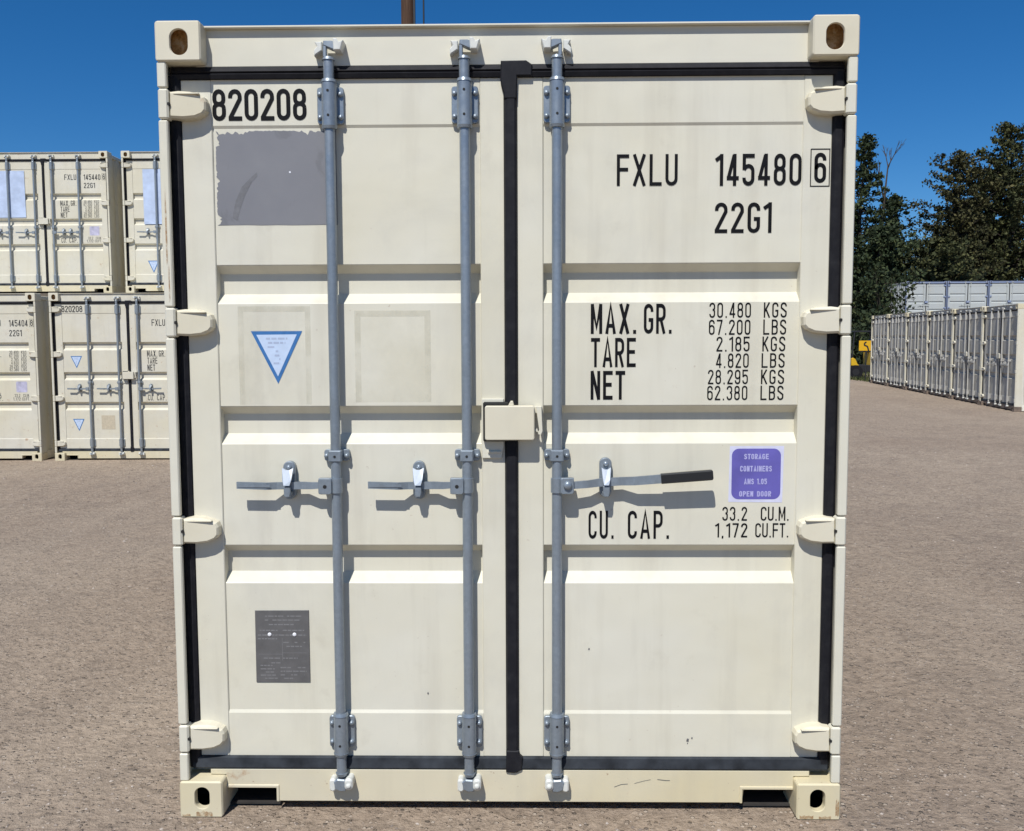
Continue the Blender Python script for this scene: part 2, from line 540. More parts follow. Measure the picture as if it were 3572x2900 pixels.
# ------------------------------------------------------------------ stroke lettering (condensed stencil gothic)
def glyph(ch, w, t):
    x0, x1, y0, y1 = t / 2, w - t / 2, t / 2, 1 - t / 2
    xm = (x0 + x1) / 2
    r = (x1 - x0) / 2
    q = min(r, 0.25)
    def arc(cx_, cy_, rx, ry, a0, a1, n=8):
        return [(cx_ + rx * math.cos(math.radians(a0 + (a1 - a0) * i / n)), cy_ + ry * math.sin(math.radians(a0 + (a1 - a0) * i / n))) for i in range(n + 1)]
    S = []
    if ch in '0O':
        S.append(arc(xm, y1 - q, r, q, 0, 180) + arc(xm, y0 + q, r, q, 180, 360) + [(x1, y1 - q)])
    elif ch == '1':
        xv = w - t / 2
        S += [[(xv, 0), (xv, 1)], [(max(0.0, xv - 0.26), 0.80), (xv, 0.94)]]
    elif ch == '2':
        S.append([(x0, y1 - q * 1.3)] + arc(xm, y1 - q, r, q, 180, 0) + [(x1, y1 - q * 1.5), (x0 + 0.01, y0 + t * 0.4), (x0 + 0.01, y0)])
        S.append([(0, y0), (w, y0)])
    elif ch == '3':
        h = 0.53
        S.append([(x0, y1 - q * 1.2)] + arc(xm, y1 - q, r, q, 180, 0) + [(x1, h + q * 0.8)] + arc(xm, h + q * 0.7, r, q * 0.7, 0, -80)[1:])
        S.append(arc(xm, h - q * 0.7, r, q * 0.7, 80, 0) + [(x1, y0 + q)] + arc(xm, y0 + q, r, q, 0, -180)[1:] + [(x0, y0 + q * 1.2)])
    elif ch == '4':
        xv = w - t * 1.25
        S += [[(xv, 0), (xv, 1)], [(xv - t * 0.2, 1 - t * 0.3), (x0, 0.24), ], [(0, 0.24), (w, 0.24)]]
    elif ch == '5':
        S += [[(w, y1), (x0, y1), (x0, 0.5)],
              [(x0, 0.5)] + arc(xm, 0.62 - q, r, q, 150, 0) + [(x1, y0 + q)] + arc(xm, y0 + q, r, q, 0, -180)[1:] + [(x0, y0 + q * 1.2)]]
    elif ch == '6':
        S += [[(x1, y1 - q * 1.25)] + arc(xm, y1 - q, r, q, 0, 180) + arc(xm, y0 + q, r, q, 180, 360) + arc(xm, 0.6 - q, r, q, 0, 180)]
    elif ch == '9':
        S += [[(x0, y0 + q * 1.25)] + arc(xm, y0 + q, r, q, 180, 360) + arc(xm, y1 - q, r, q, 0, 180) + arc(xm, 0.4 + q, r, q, 180, 360)]
    elif ch == '7':
        S += [[(0, y1), (w, y1)], [(x1, y1), (x0 + r * 0.6, 0)]]
    elif ch == '8':
        h = 0.53
        k = r * 0.93
        S.append(arc(xm, y1 - q, k, q, 0, 180) + arc(xm, h + q * 0.8, k, q * 0.8, 180, 360) + [(xm + k, y1 - q)])
        S.append(arc(xm, h - q * 0.8, r, q * 0.8, 0, 180) + arc(xm, y0 + q, r, q, 180, 360) + [(x1, h - q * 0.8)])
    elif ch == 'A':
        S += [[(x0 * 0.9, 0), (xm, 1 - t * 0.25), (w - x0 * 0.9, 0)], [(x0 + r * 0.3, 0.27), (x1 - r * 0.3, 0.27)]]
    elif ch == 'B':
        S += [[(x0, 0), (x0, 1)], [(x0, y1)] + arc(x1 - q, y1 - q, q, q, 90, 0) + arc(x1 - q, 0.53 + q * 0.8, q, q * 0.8, 0, -90) + [(x0, 0.53)],
              [(x1 - q, 0.53)] + arc(x1 - q, 0.53 - q * 0.8, q, q * 0.8, 90, 0) + arc(x1 - q, y0 + q, q, q, 0, -90) + [(x0, y0)]]
    elif ch == 'C':
        S.append([(x1, y1 - q * 1.3)] + arc(xm, y1 - q, r, q, 0, 180) + arc(xm, y0 + q, r, q, 180, 360) + [(x1, y0 + q * 1.3)])
    elif ch == 'D':
        S += [[(x0, 0), (x0, 1)], [(x0, y1)] + arc(x1 - q, y1 - q, q, q, 90, 0) + arc(x1 - q, y0 + q, q, q, 0, -90) + [(x0, y0)]]
    elif ch == 'E':
        S += [[(x0, 0), (x0, 1)], [(x0, y1), (w, y1)], [(x0, 0.52), (w * 0.9, 0.52)], [(x0, y0), (w, y0)]]
    elif ch == 'F':
        S += [[(x0, 0), (x0, 1)], [(x0, y1), (w, y1)], [(x0, 0.52), (w * 0.92, 0.52)]]
    elif ch == 'G':
        S.append([(x1, y1 - q * 1.3)] + arc(xm, y1 - q, r, q, 0, 180) + arc(xm, y0 + q, r, q, 180, 360) + [(x1, 0.46), (xm, 0.46)])
    elif ch == 'I':
        S.append([(w / 2, 0), (w / 2, 1)])
    elif ch == 'K':
        S += [[(x0, 0), (x0, 1)], [(x1, 1), (x0, 0.38)], [(x0 + r * 0.55, 0.58), (x1 + 0.02, 0)]]
    elif ch == 'L':
        S += [[(x0, 1), (x0, y0), (w, y0)]]
    elif ch == 'M':
        S += [[(x0, 0), (x0, 1)], [(x1, 0), (x1, 1)], [(x0, 1), (xm, 0.22), (x1, 1)]]
    elif ch == 'N':
        S += [[(x0, 0), (x0, 1)], [(x1, 0), (x1, 1)], [(x0, 1), (x1, 0)]]
    elif ch == 'P':
        S += [[(x0, 0), (x0, 1)], [(x0, y1)] + arc(x1 - q, y1 - q, q, q, 90, 0) + arc(x1 - q, 0.46 + q, q, q, 0, -90) + [(x0, 0.46)]]
    elif ch == 'R':
        S += [[(x0, 0), (x0, 1)], [(x0, y1)] + arc(x1 - q, y1 - q, q, q, 90, 0) + arc(x1 - q, 0.48 + q, q, q, 0, -90) + [(x0, 0.48)], [(xm, 0.48), (x1, 0)]]
    elif ch == 'S':
        h = 0.5
        S.append([(x1, y1 - q * 1.2)] + arc(xm, y1 - q, r, q, 0, 180) + [(x0, h + q * 0.9), (x1, h - q * 0.7)] + [(x1, y0 + q)] + arc(xm, y0 + q, r, q, 0, -180)[1:] + [(x0, y0 + q * 1.2)])
    elif ch == 'T':
        S += [[(0, y1), (w, y1)], [(w / 2, 0), (w / 2, 1)]]
    elif ch == 'U':
        S.append([(x0, 1)] + arc(xm, y0 + q, r, q, 180, 360) + [(x1, 1)])
    elif ch == 'X':
        S += [[(x0, 0), (x1, 1)], [(x0, 1), (x1, 0)]]
    elif ch == '.':
        S.append([(w / 2, 0), (w / 2, t)])
    elif ch == ',':
        S.append([(w / 2, t), (w / 2, 0), (w / 2 - 0.03, -0.07)])
    return S

def stroke(mb, pts, t, fx, y, mi=0):
    P = []
    for p in pts:
        if not P or (Vector(p) - Vector(P[-1])).length > 1e-5:
            P.append(p)
    L, Rr = [], []
    for i, p in enumerate(P):
        p = Vector(p)
        d1 = (p - Vector(P[i - 1])).normalized() if i else None
        d2 = (Vector(P[i + 1]) - p).normalized() if i < len(P) - 1 else None
        if d1 is None: d1 = d2
        if d2 is None: d2 = d1
        n1, n2 = Vector((-d1.y, d1.x)), Vector((-d2.y, d2.x))
        m = n1 + n2
        m = m.normalized() if m.length > 1e-5 else n1
        k = min(t / 2 / max(0.35, m.dot(n1)), t)
        L.append(p + m * k)
        Rr.append(p - m * k)
    vs = [fx(a) for a in L] + [fx(a) for a in Rr]
    vs = [(p[0], y, p[1]) for p in vs]
    n = len(P)
    mb.add(vs, [(i, n + i, n + i + 1, i + 1) for i in range(n - 1)], mi=mi)

WID = {'1': 0.62, '.': 0.40, ',': 0.40, ' ': 0.75, 'M': 1.18, 'I': 0.4, 'X': 1.08, 'A': 1.08}
def text(mb, s, x0, x1, z0, z1, y, t=0.15, cw=0.44, gap=0.13, mi=0):
    ws = [cw * WID.get(c, 1.0) for c in s]
    tot = sum(ws) + gap * (len(s) - 1)
    h = z1 - z0
    sx = (x1 - x0) / tot
    px = 0.0
    k = 0
    for c, w in zip(s, ws):
        if c != ' ':
            for pts in glyph(c, w, t):
                k += 1
                stroke(mb, pts, t, lambda p, o=px: (x0 + (o + p[0]) * sx, z0 + p[1] * h), y - 0.00004 * (k % 9), mi)
        px += w + gap
    return mb

def dashes(mb, x0, x1, z, h, y, mi=0, seed=0, fill=0.8):
    r = random.Random(seed)
    x = x0
    while x < x1:
        w = r.uniform(1.5, 5.0) * h
        if r.random() < fill:
            xe = min(x1, x + w)
            mb.add([(x, y, z - h / 2), (xe, y, z - h / 2), (xe, y, z + h / 2), (x, y, z + h / 2)], [(0, 1, 2, 3)], mi=mi)
        x += w + h * 0.7

# ------------------------------------------------------------------ the ground
def gz(x, y):
    r = math.hypot(x, y)
    t = min(1.0, max(0.0, (r - 4.2) / 5.0))
    s = t * t * (3 - 2 * t)
    v = 0.0039 * x + 0.0066 * min(y, 90) - 0.155
    return s * max(-0.25, min(0.6, v))
def make_ground():
    def axis(lim, near, step):
        a = list(np.arange(-near, near + 1e-6, step))
        x = near
        k = step
        while x < lim:
            k *= 1.5
            x += k
            a = [-x] + a + [x]
        return a
    xs = axis(1500, 16, 0.5)
    ys = axis(1500, 16, 0.5)
    xs = [x + 4 for x in xs]
    ys = [y + 12 for y in ys]
    vs = [(x, y, gz(x, y)) for y in ys for x in xs]
    n = len(xs)
    fs = [(j * n + i, j * n + i + 1, (j + 1) * n + i + 1, (j + 1) * n + i) for j in range(len(ys) - 1) for i in range(n - 1)]
    mb = MB()
    mb.add(vs, fs, True)
    o = put('ground', mb, 'ground')
    tag(o, 'brown packed gravel yard surface', kind='structure')
    o['category'] = 'ground'
make_ground()

def make_pebbles():
    N = 9000
    base = np.array([(1, 0, 0), (-1, 0, 0), (0, 1, 0), (0, -1, 0), (0, 0, 1), (0, 0, -1)], float)
    tri = np.array([(0, 2, 4), (2, 1, 4), (1, 3, 4), (3, 0, 4), (2, 0, 5), (1, 2, 5), (3, 1, 5), (0, 3, 5)])
    V, Fc = [], []
    k = 0
    while k < N:
        u = rng.random()
        if u < 0.45:
            x, y = rng.uniform(-2.6, 2.6), rng.uniform(-1.6, 0.45)
        elif u < 0.72:
            x, y = rng.uniform(-8, -1.3), rng.uniform(-0.4, 11)
        else:
            x, y = rng.uniform(1.3, 9), rng.uniform(-0.4, 12)
        if abs(x) < 1.24 and y > -0.005:
            continue
        s = 0.0025 + 0.0060 * rng.random() ** 3
        if y > 3: s *= 1.8
        a = rng.uniform(0, 6.28)
        p = base * np.array([rng.uniform(0.7, 1.4), rng.uniform(0.7, 1.3), rng.uniform(0.4, 0.8)]) * s * rng.uniform(0.85, 1.15, (6, 1))
        c, sn = math.cos(a), math.sin(a)
        q = np.stack([p[:, 0] * c - p[:, 1] * sn + x, p[:, 0] * sn + p[:, 1] * c + y, p[:, 2] + gz(x, y) + s * 0.12], 1)
        V.append(q)
        Fc.append(tri + 6 * k)
        k += 1
    me = bpy.data.meshes.new('gravel')
    me.from_pydata(np.concatenate(V).tolist(), [], np.concatenate(Fc).tolist())
    o = link('gravel', me, 'pebble')
    tag(o, 'loose small stones scattered over the yard', 'gravel', kind='stuff')
make_pebbles()

# ------------------------------------------------------------------ shipping container
HH, WW, DEPTH = 2.873, 2.438, 6.06
YF = 0.065            # door face
HINGE_Z = (2.592, 1.830, 1.075, 0.298)
BAR_X = (-0.6205, -0.1445, 0.180)
REC = ((2.038, 1.897), (1.527, 1.386), (1.013, 0.868))

def casting(x0, x1, z0, z1, yf, yb, hole, top):
    """box with an oval hole in the front (and one in the back face for the rear ones), a hollow inside"""
    mb = MB()
    front = min(yf, yb) == yf
    sgn = 1 if front else -1
    n = 32
    rad = 0.012
    rr = rrect(x0, x1, z0, z1, rad, 7)            # 32 points
    cxm, czm = (x0 + x1) / 2 + hole[2], (z0 + z1) / 2 + hole[3]
    hw, hh = hole[0] / 2, hole[1] / 2
    ov = rrect(cxm - hw, cxm + hw, czm - hh, czm + hh, min(hw, hh) * 0.98, 7)
    inset = [(min(max(p[0], x0 + 0.005), x1 - 0.005), min(max(p[1], z0 + 0.005), z1 - 0.005)) for p in rr]
    loops = [[(p[0], yf + sgn * (0.012 if top else 0.028), p[1]) for p in ov], [(p[0], yf + sgn * 0.004, p[1]) for p in ov],
             [(cxm + (p[0] - cxm) * 1.07, yf, czm + (p[1] - czm) * 1.05) for p in ov],
             [(p[0], yf, p[1]) for p in inset],
             [(p[0], yf + sgn * 0.006, p[1]) for p in rr], [(p[0], yb, p[1]) for p in rr]]
    vs = [p for L in loops for p in L]
    fs = []
    for k in range(len(loops) - 1):
        for i in range(n):
            j = (i + 1) % n
            q = (k * n + i, k * n + j, (k + 1) * n + j, (k + 1) * n + i)
            fs.append(q if sgn > 0 else q[::-1])
    fs.append(tuple(range(5 * n, 6 * n)) if sgn < 0 else tuple(range(5 * n, 6 * n))[::-1])
    mb.add(vs, fs)
    cav = MB()
    m = 0.012
    a, b = yf + sgn * (0.012 if top else 0.028), yf + sgn * (0.055 if top else 0.15)
    v = [(x, y, z) for x in (x0 + m, x1 - m) for y in (a, b) for z in (z0 + m, z1 - m)]
    # five inner walls; the side with the hole stays open behind the shell
    f = [(0, 1, 3, 2), (4, 6, 7, 5), (2, 3, 7, 6), (0, 2, 6, 4), (1, 5, 7, 3)]
    cav.add(v, f)
    # collar that joins the hole to the cavity
    ring = [(p[0], a + sgn * 0.0005, p[1]) for p in ov]
    out = [(min(max(cxm + (p[0] - cxm) * 9, x0 + m), x1 - m), a + sgn * 0.0005, min(max(czm + (p[1] - czm) * 9, z0 + m), z1 - m)) for p in ov]
    cav.add(ring + out, [(i, (i + 1) % n, n + (i + 1) % n, n + i) for i in range(n)])
    return mb, cav

def wave(a0, a1, pitch, depth, flat=0.36):
    """trapezoid corrugation as (position, offset) pairs"""
    n = max(1, round((a1 - a0) / pitch))
    p = (a1 - a0) / n
    out = [(a0, 0.0)]
    for i in range(n):
        s = a0 + i * p
        e = (1 - 2 * flat) / 2 * p
        out += [(s + flat * p * 0.5, 0.0), (s + flat * p * 0.5 + e, depth), (s + flat * p * 1.5 + e, depth), (s + flat * p * 1.5 + 2 * e, 0.0)]
    out.append((a1, 0.0))
    return out

def door_panel(x0, x1, xs0, xs1):
    """pressed door leaf: plain zones, three deep horizontal grooves, frame around"""
    mb = MB()
    z_top, z_bot = 2.689, 0.209
    prof = [(z_top, YF + 0.002), (2.529, YF + 0.002), (2.519, YF + 0.007)]
    for a, b in REC:
        prof += [(a, YF + 0.006), (a - 0.003, YF + 0.008), (a - 0.031, YF + 0.045), (b + 0.037, YF + 0.045), (b + 0.003, YF + 0.008), (b, YF + 0.006)]
    prof += [(0.386, YF + 0.007), (0.374, YF + 0.002), (z_bot, YF + 0.002)]
    # small wobble: pressed sheet is never quite flat
    NX = 10
    grid = []
    for z, y in prof:
        for i in range(NX + 1):
            grid.append((x0 + (x1 - x0) * i / NX, y, z))
    fs = []
    w = NX + 1
    for j in range(len(prof) - 1):
        for i in range(NX):
            fs.append((j * w + i, (j + 1) * w + i, (j + 1) * w + i + 1, j * w + i + 1))
    mb.add(grid, fs)
    for X0, X1 in ((xs0, x0), (x1, xs1)):        # stiles
        mb.box(X0, X1, YF, YF + 0.055, z_bot, z_top, 0.003)
    return mb

def bracket_mesh(x, z0, z1, detail):
    mb = MB()
    mb.prism(rrect(x - 0.047, x + 0.047, z0 + 0.008, z1 - 0.008, 0.010, 3), 0.052, YF, 0.002)
    # sleeve that holds the bar
    n = 16
    r = 0.0265
    mb.cyl((x, 0.034, z0 - 0.004), (x, 0.034, z1 + 0.002), r, n=18)
    mb.box(x - r, x + r, 0.034, 0.055, z0 + 0.004, z1 - 0.006)
    mb.cyl((x, 0.034, z1 + 0.002), (x, 0.034, z1 + 0.012), 0.0285, 0.0255, n=18)
    mb.cyl((x, 0.034, z0 - 0.014), (x, 0.034, z0 - 0.004), 0.0255, 0.0285, n=18)
    return mb
def bolts(mb, x, zs, y=0.052):
    for z in zs:
        for s in (-1, 1):
            mb.dome((x + s * 0.0365, y, z), 0.0095, 0.012)
    return mb
def cam_top(x, s=1):
    mb = MB()
    mb.cyl((x, 0.032, 2.742), (x, 0.032, 2.752), 0.0225, 0.018, n=16)
    mb.box(x + 0.004 * s, x + 0.017 * s, 0.020, 0.040, 2.750, 2.792, 0.003)
    mb.prism([(x - 0.030 * s, 2.772), (x - 0.012 * s, 2.778), (x + 0.006 * s, 2.786), (x + 0.017 * s, 2.790), (x + 0.014 * s, 2.806), (x - 0.012 * s, 2.806), (x - 0.036 * s, 2.800)], 0.018, 0.045, 0.003)
    return mb
def keeper_top(x, s=1):
    mb = MB(); m2 = MB()
    mb.prism([(x + 0.022 * s, 2.772), (x + 0.046 * s, 2.772), (x + 0.056 * s, 2.806), (x + 0.040 * s, 2.800), (x + 0.032 * s, 2.812), (x + 0.020 * s, 2.812)], 0.012, YF + 0.002, 0.003)
    m2.prism([(x - 0.022 * s, 2.776), (x - 0.050 * s, 2.758), (x - 0.050 * s, 2.778), (x - 0.040 * s, 2.790), (x - 0.048 * s, 2.806), (x - 0.022 * s, 2.806)], 0.030, YF + 0.002, 0.003)
    return mb, m2
def cam_bot(x, s=1):
    mb = MB()
    mb.cyl((x, 0.032, 0.150), (x, 0.032, 0.162), 0.018, 0.0225, n=16)
    mb.prism([(x - 0.030 * s, 0.128), (x - 0.012 * s, 0.140), (x + 0.014 * s, 0.142), (x + 0.030 * s, 0.132), (x + 0.022 * s, 0.102), (x + 0.004 * s, 0.094), (x - 0.016 * s, 0.096)], 0.014, 0.045, 0.004)
    return mb
def keeper_bot(x, s=1):
    mb = MB(); m2 = MB()
    mb.prism(rrect(x + 0.014 * s if s > 0 else x - 0.044, x + 0.044 if s > 0 else x + 0.014 * s, 0.104, 0.148, 0.013, 4), 0.004, YF - 0.005, 0.006)
    m2.prism(rrect(x - 0.044 if s > 0 else x + 0.020, x - 0.020 if s > 0 else x + 0.044, 0.094, 0.142, 0.010, 4), 0.016, YF - 0.005, 0.005)
    mb.dome((x + 0.029 * s, 0.006, 0.122), 0.010, 0.008)
    return mb, m2
def handle_mesh(x, s, long):
    """flat lever hinged on the bar; s = -1 points left, 1 points right"""
    mb = MB()
    z = 1.241
    def bar(pts, h, y0, y1):
        for (xa, za, ya, ha), (xb, zb, yb, hb) in zip(pts[:-1], pts[1:]):
            v = [(xa, ya, za - ha), (xa, ya, za + ha), (xa, ya + 0.010, za + ha), (xa, ya + 0.010, za - ha),
                 (xb, yb, zb - hb), (xb, yb, zb + hb), (xb, yb + 0.010, zb + hb), (xb, yb + 0.010, zb - hb)]
            f = [(0, 1, 5, 4), (1, 2, 6, 5), (2, 3, 7, 6), (3, 0, 4, 7), (0, 3, 2, 1), (4, 5, 6, 7)]
            if s < 0:
                f = [q[::-1] for q in f]
            mb.add(v, [q[::-1] for q in f])
    if long:
        bar([(x + 0.050, z, 0.012, 0.013), (x + 0.110, z + 0.004, 0.016, 0.0135), (x + 0.150, z + 0.008, 0.026, 0.0145), (x + 0.230, z + 0.013, 0.026, 0.015), (x + 0.280, z + 0.016, 0.012, 0.0155), (x + 0.380, z + 0.025, 0.006, 0.016)], 0, 0, 0)
    else:
        bar([(x + 0.048 * s, z + 0.002, 0.012, 0.011), (x + 0.085 * s, z + 0.000, 0.014, 0.0125), (x + 0.120 * s, z - 0.001, 0.026, 0.0135), (x + 0.215 * s, z - 0.002, 0.026, 0.013), (x + 0.250 * s, z - 0.001, 0.010, 0.013), (x + 0.357 * s, z + 0.003, 0.008, 0.0125)], 0, 0, 0)
        mb.box(x + 0.236 * s, x + 0.353 * s, 0.0065, 0.0075, z - 0.004, z + 0.006)
    return mb
def handle_hub(x, s):
    mb = MB()
    xa, xb = sorted((x + 0.012 * s, x + 0.060 * s))
    mb.prism(rrect(xa, xb, 1.211, 1.269, 0.008, 3), 0.002, 0.010, 0.002)
    mb.box(xa, xb, 0.010, 0.034, 1.2595, 1.2685, 0.001)
    mb.box(xa, xb, 0.010, 0.034, 1.2115, 1.2195, 0.001)
    mb.cyl((x, 0.03, 1.214), (x, 0.03, 1.266), 0.0225, n=16)
    return mb
def retainer_mesh(x, right):
    mb = MB()
    zt, zb = (1.337, 1.193) if right else (1.326, 1.186)
    mb.prism(rrect(x - 0.022, x + 0.022, zb, zt, 0.0215, 6), 0.046, YF + 0.004, 0.003)
    mb.dome((x, 0.046, zt - 0.022), 0.010, 0.010)
    mb.dome((x, 0.046, zb + 0.020), 0.010, 0.010)
    # hinged catch over the lever
    w = 0.013 if right else 0.016
    mb.box(x - 0.011, x + 0.011, 0.020, 0.048, 1.262, 1.292, 0.002)
    mb.box(x - 0.013, x + 0.013, 0.014, 0.048, 1.200, 1.218, 0.003)
    mb.prism([(x - 0.012, 1.214), (x - 0.012, 1.238), (x + 0.012, 1.238), (x + 0.012, 1.214), (x + 0.008, 1.200), (x - 0.008, 1.200)], 0.010, 0.017, 0.002)
    return mb
def catch_mesh(x, right):
    mb = MB()
    w = 0.013 if right else 0.016
    P_ = [(x - w, 1.262), (x - w * 1.25, 1.304), (x - w * 0.4, 1.297), (x + w * 0.4, 1.297), (x + w * 1.25, 1.304), (x + w, 1.262), (x + w * 0.65, 1.243), (x - w * 0.65, 1.243)]
    f = [(a, 0.004 + max(0.0, (b - 1.255)) * 0.42, b) for a, b in P_]
    k = [(a, 0.004 + max(0.0, (b - 1.255)) * 0.42 + 0.010, b) for a, b in P_]
    n = len(P_)
    mb.add(f + k, [tuple(range(n)), tuple(range(n, 2 * n))[::-1]] + [(i, n + i, n + (i + 1) % n, (i + 1) % n) for i in range(n)])
    return mb
def hinge_mesh(z, s):
    """blade hinge; s = -1 left post, 1 right post"""
    mb = MB()
    P = [(1.182, z - 0.047), (1.180, z + 0.045), (1.150, z + 0.049), (1.110, z + 0.047), (1.085, z + 0.040), (1.061, z + 0.028), (1.054, z + 0.012), (1.055, z - 0.018), (1.066, z - 0.032), (1.092, z - 0.044), (1.135, z - 0.049)]
    poly = [(s * a, b) for a, b in P]
    n = len(poly)
    if sum(poly[i][0] * poly[(i + 1) % n][1] - poly[(i + 1) % n][0] * poly[i][1] for i in range(n)) < 0:
        poly = poly[::-1]
    def yfront(x):
        return 0.014 + 0.010 * max(0.0, (1.18 - abs(x)) / 0.125)
    c = (s * 1.12, z)
    outer = [(a, YF, b) for a, b in poly]
    mid = [(c[0] + (a - c[0]) * 0.985, yfront(a) + 0.008, c[1] + (b - c[1]) * 0.97) for a, b in poly]
    inn = [(c[0] + (a - c[0]) * 0.90, yfront(a), c[1] + (b - c[1]) * 0.82) for a, b in poly]
    vs = inn + mid + outer
    fs = [tuple(range(n))]
    for k in range(2):
        for i in range(n):
            j = (i + 1) % n
            fs.append((k * n + i, (k + 1) * n + i, (k + 1) * n + j, k * n + j))
    mb.add(vs, fs)
    # raised rib along the upper edge
    mb.box(s * 1.075, s * 1.165, 0.013, 0.030, z + 0.034, z + 0.0385, 0.0015)
    return mb
def knuckle_mesh(z, s):
    mb = MB()
    mb.box(s * 1.1800, s * 1.2165, 0.004, 0.050, z - 0.052, z + 0.052, 0.006)
    return mb

class Container:
    """mesh library for one model of container, then instances that share the meshes"""
    def __init__(self, mats, detail):
        self.m = mats
        self.detail = detail
        self.parts = []        # (name, mesh, mat, parent index or None)
        self.make()
    def part(self, name, mb, mat, parent=None, label=None):
        me = mb.build(name)
        for k in (mat if isinstance(mat, tuple) else (mat,)):
            me.materials.append(M[k])
        if isinstance(mat, tuple):
            me.polygons.foreach_set('material_index', mb.mi)
        self.parts.append((name, me, parent, label))
        return len(self.parts) - 1
    def make(self):
        P, m, d = self.part, self.m, self.detail
        body, door, worn, cast, rod = m['body'], m['door'], m['worn'], m['cast'], m['rod']
        # castings
        for s in (-1, 1):
            for (za, zb, hole) in ((2.735, 2.873, (0.062, 0.088, s * -0.004, -0.004)), (0.0, 0.138, (0.054, 0.082, s * -0.004, 0.006))):
                xa, xb = sorted((s * 1.059, s * 1.219))
                for yf, yb in ((0.0, 0.178), (DEPTH, DEPTH - 0.178)):
                    mb, cav = casting(xa, xb, za, zb, yf, yb, hole, za > 1)
                    i = P('corner_casting', mb, cast if za > 1 else worn)
                    if yf == 0.0 or d:
                        P('casting_hollow', cav, 'rust' if za > 1 else 'hole', i)
            # front post: a front flange cut at every hinge, and the box behind it
            mb = MB()
            mb.box(s * 1.2030, s * 1.2165, 0.0285, 0.175, 0.138, 2.735)
            cuts = [0.138] + [v for z in HINGE_Z[::-1] for v in (z - 0.056, z + 0.056)] + [2.735]
            for a, b in zip(cuts[::2], cuts[1::2]):
                mb.box(s * 1.185, s * 1.2175, 0.006, 0.028, a, b, 0.004)
            mb.box(s * 1.100, s * 1.2030, 0.104, 0.150, 0.138, 2.735)
            P('corner_post', mb, body)
            mb = MB()
            mb.box(s * 1.100, s * 1.2165, DEPTH - 0.15, DEPTH - 0.02, 0.138, 2.735, 0.01)
            P('corner_post', mb, body)
            # corrugated side
            w = wave(0.16, DEPTH - 0.15, 0.278, 0.036)
            vs, fs = [], []
            for (y, o) in w:
                vs += [(s * (1.208 - o), y, 0.16), (s * (1.208 - o), y, 2.77)]
            for i in range(len(w) - 1):
                q = (2 * i, 2 * i + 2, 2 * i + 3, 2 * i + 1)
                fs.append(q if s > 0 else q[::-1])
            mb = MB(); mb.add(vs, fs)
            P('side_wall', mb, m['side'])
            mb = MB(); mb.box(s * 1.150, s * 1.216, 0.178, DEPTH - 0.178, 2.768, 2.832, 0.006)
            P('top_side_rail', mb, m['side'])
            mb = MB(); mb.box(s * 1.160, s * 1.215, 0.178, DEPTH - 0.178, 0.020, 0.165, 0.006)
            P('bottom_side_rail', mb, m['side'])
        # roof, floor, rear wall
        w = wave(0.14, DEPTH - 0.1, 0.21, 0.016)
        vs, fs = [], []
        for y, o in w:
            vs += [(-1.16, y, 2.838 - o), (1.16, y, 2.838 - o)]
        for i in range(len(w) - 1):
            fs.append((2 * i, 2 * i + 1, 2 * i + 3, 2 * i + 2))
        mb = MB(); mb.add(vs, fs); P('roof', mb, body)
        mb = MB(); mb.box(-1.158, 1.158, 0.16, DEPTH - 0.05, 0.125, 0.160)
        for k in range(14):
            y = 0.42 + k * 0.4
            mb.box(-1.158, 1.158, y, y + 0.045, 0.020, 0.125)
        mb.box(-0.86, 0.86, 0.152, 0.20, 0.022, 0.124)  # added cross member that keeps light from getting in under the floor
        P('floor_frame', mb, 'underside_shade')
        for s in (-1, 1):
            mb = MB()
            mb.box(s * 0.868, s * 1.064, 0.085, 2.3, 0.010, 0.016)
            mb.box(s * 0.862, s * 0.867, 0.152, 2.3, 0.012, 0.124)
            mb.box(s * 1.065, s * 1.070, 0.180, 2.3, 0.012, 0.124)
            P('pocket_shade_plates', mb, 'underside_shade')  # near-black plates added behind the notch so the pocket goes dark
        w = wave(-1.10, 1.10, 0.27, 0.04)
        vs, fs = [], []
        for x, o in w:
            vs += [(x, DEPTH - 0.03 - o, 0.1), (x, DEPTH - 0.03 - o, 2.80)]
        for i in range(len(w) - 1):
            fs.append((2 * i, 2 * i + 1, 2 * i + 3, 2 * i + 2))
        mb = MB(); mb.add(vs, fs); P('rear_wall', mb, body)
        # header and sill
        mb = MB()
        mb.box(-1.1005, 1.1005, YF, 0.140, 2.732, 2.8605, 0.002)
        mb.prism([(-1.06, 2.8600), (1.06, 2.8600), (1.06, 2.8675), (-1.06, 2.8675)], 0.044, 0.158, 0.002)
        P('door_header', mb, m['header'])
        mb = MB()
        pk = []
        for (a, b) in ((1.062, 0.872), (-0.866, -1.062)):
            pk.append((a, b))
        poly = [(-1.120, 0.163), (-1.120, 0.140), (-1.062, 0.139), (-1.062, 0.093), (-0.884, 0.093), (-0.872, 0.084), (-0.866, 0.037),
                (0.872, 0.037), (0.876, 0.084), (0.886, 0.093), (1.062, 0.094), (1.062, 0.139), (1.120, 0.140), (1.120, 0.163)]
        mb.prism(poly, YF - 0.010, 0.150, 0.003)
        for s in (-1, 1):      # lip round each fork pocket
            mb.box(s * 0.868, s * 1.060, YF - 0.014, YF + 0.004, 0.090, 0.102, 0.002)
            mb.box(s * 0.862, s * 0.872, YF - 0.014, YF + 0.004, 0.037, 0.102, 0.002)
        P('door_sill', mb, worn)
        # doors
        dl = P('door', door_panel(-1.048, -0.093, -1.157, -0.006), door)
        dr = P('door', door_panel(0.132, 1.051, 0.038, 1.152), door)
        self.dl, self.dr = dl, dr
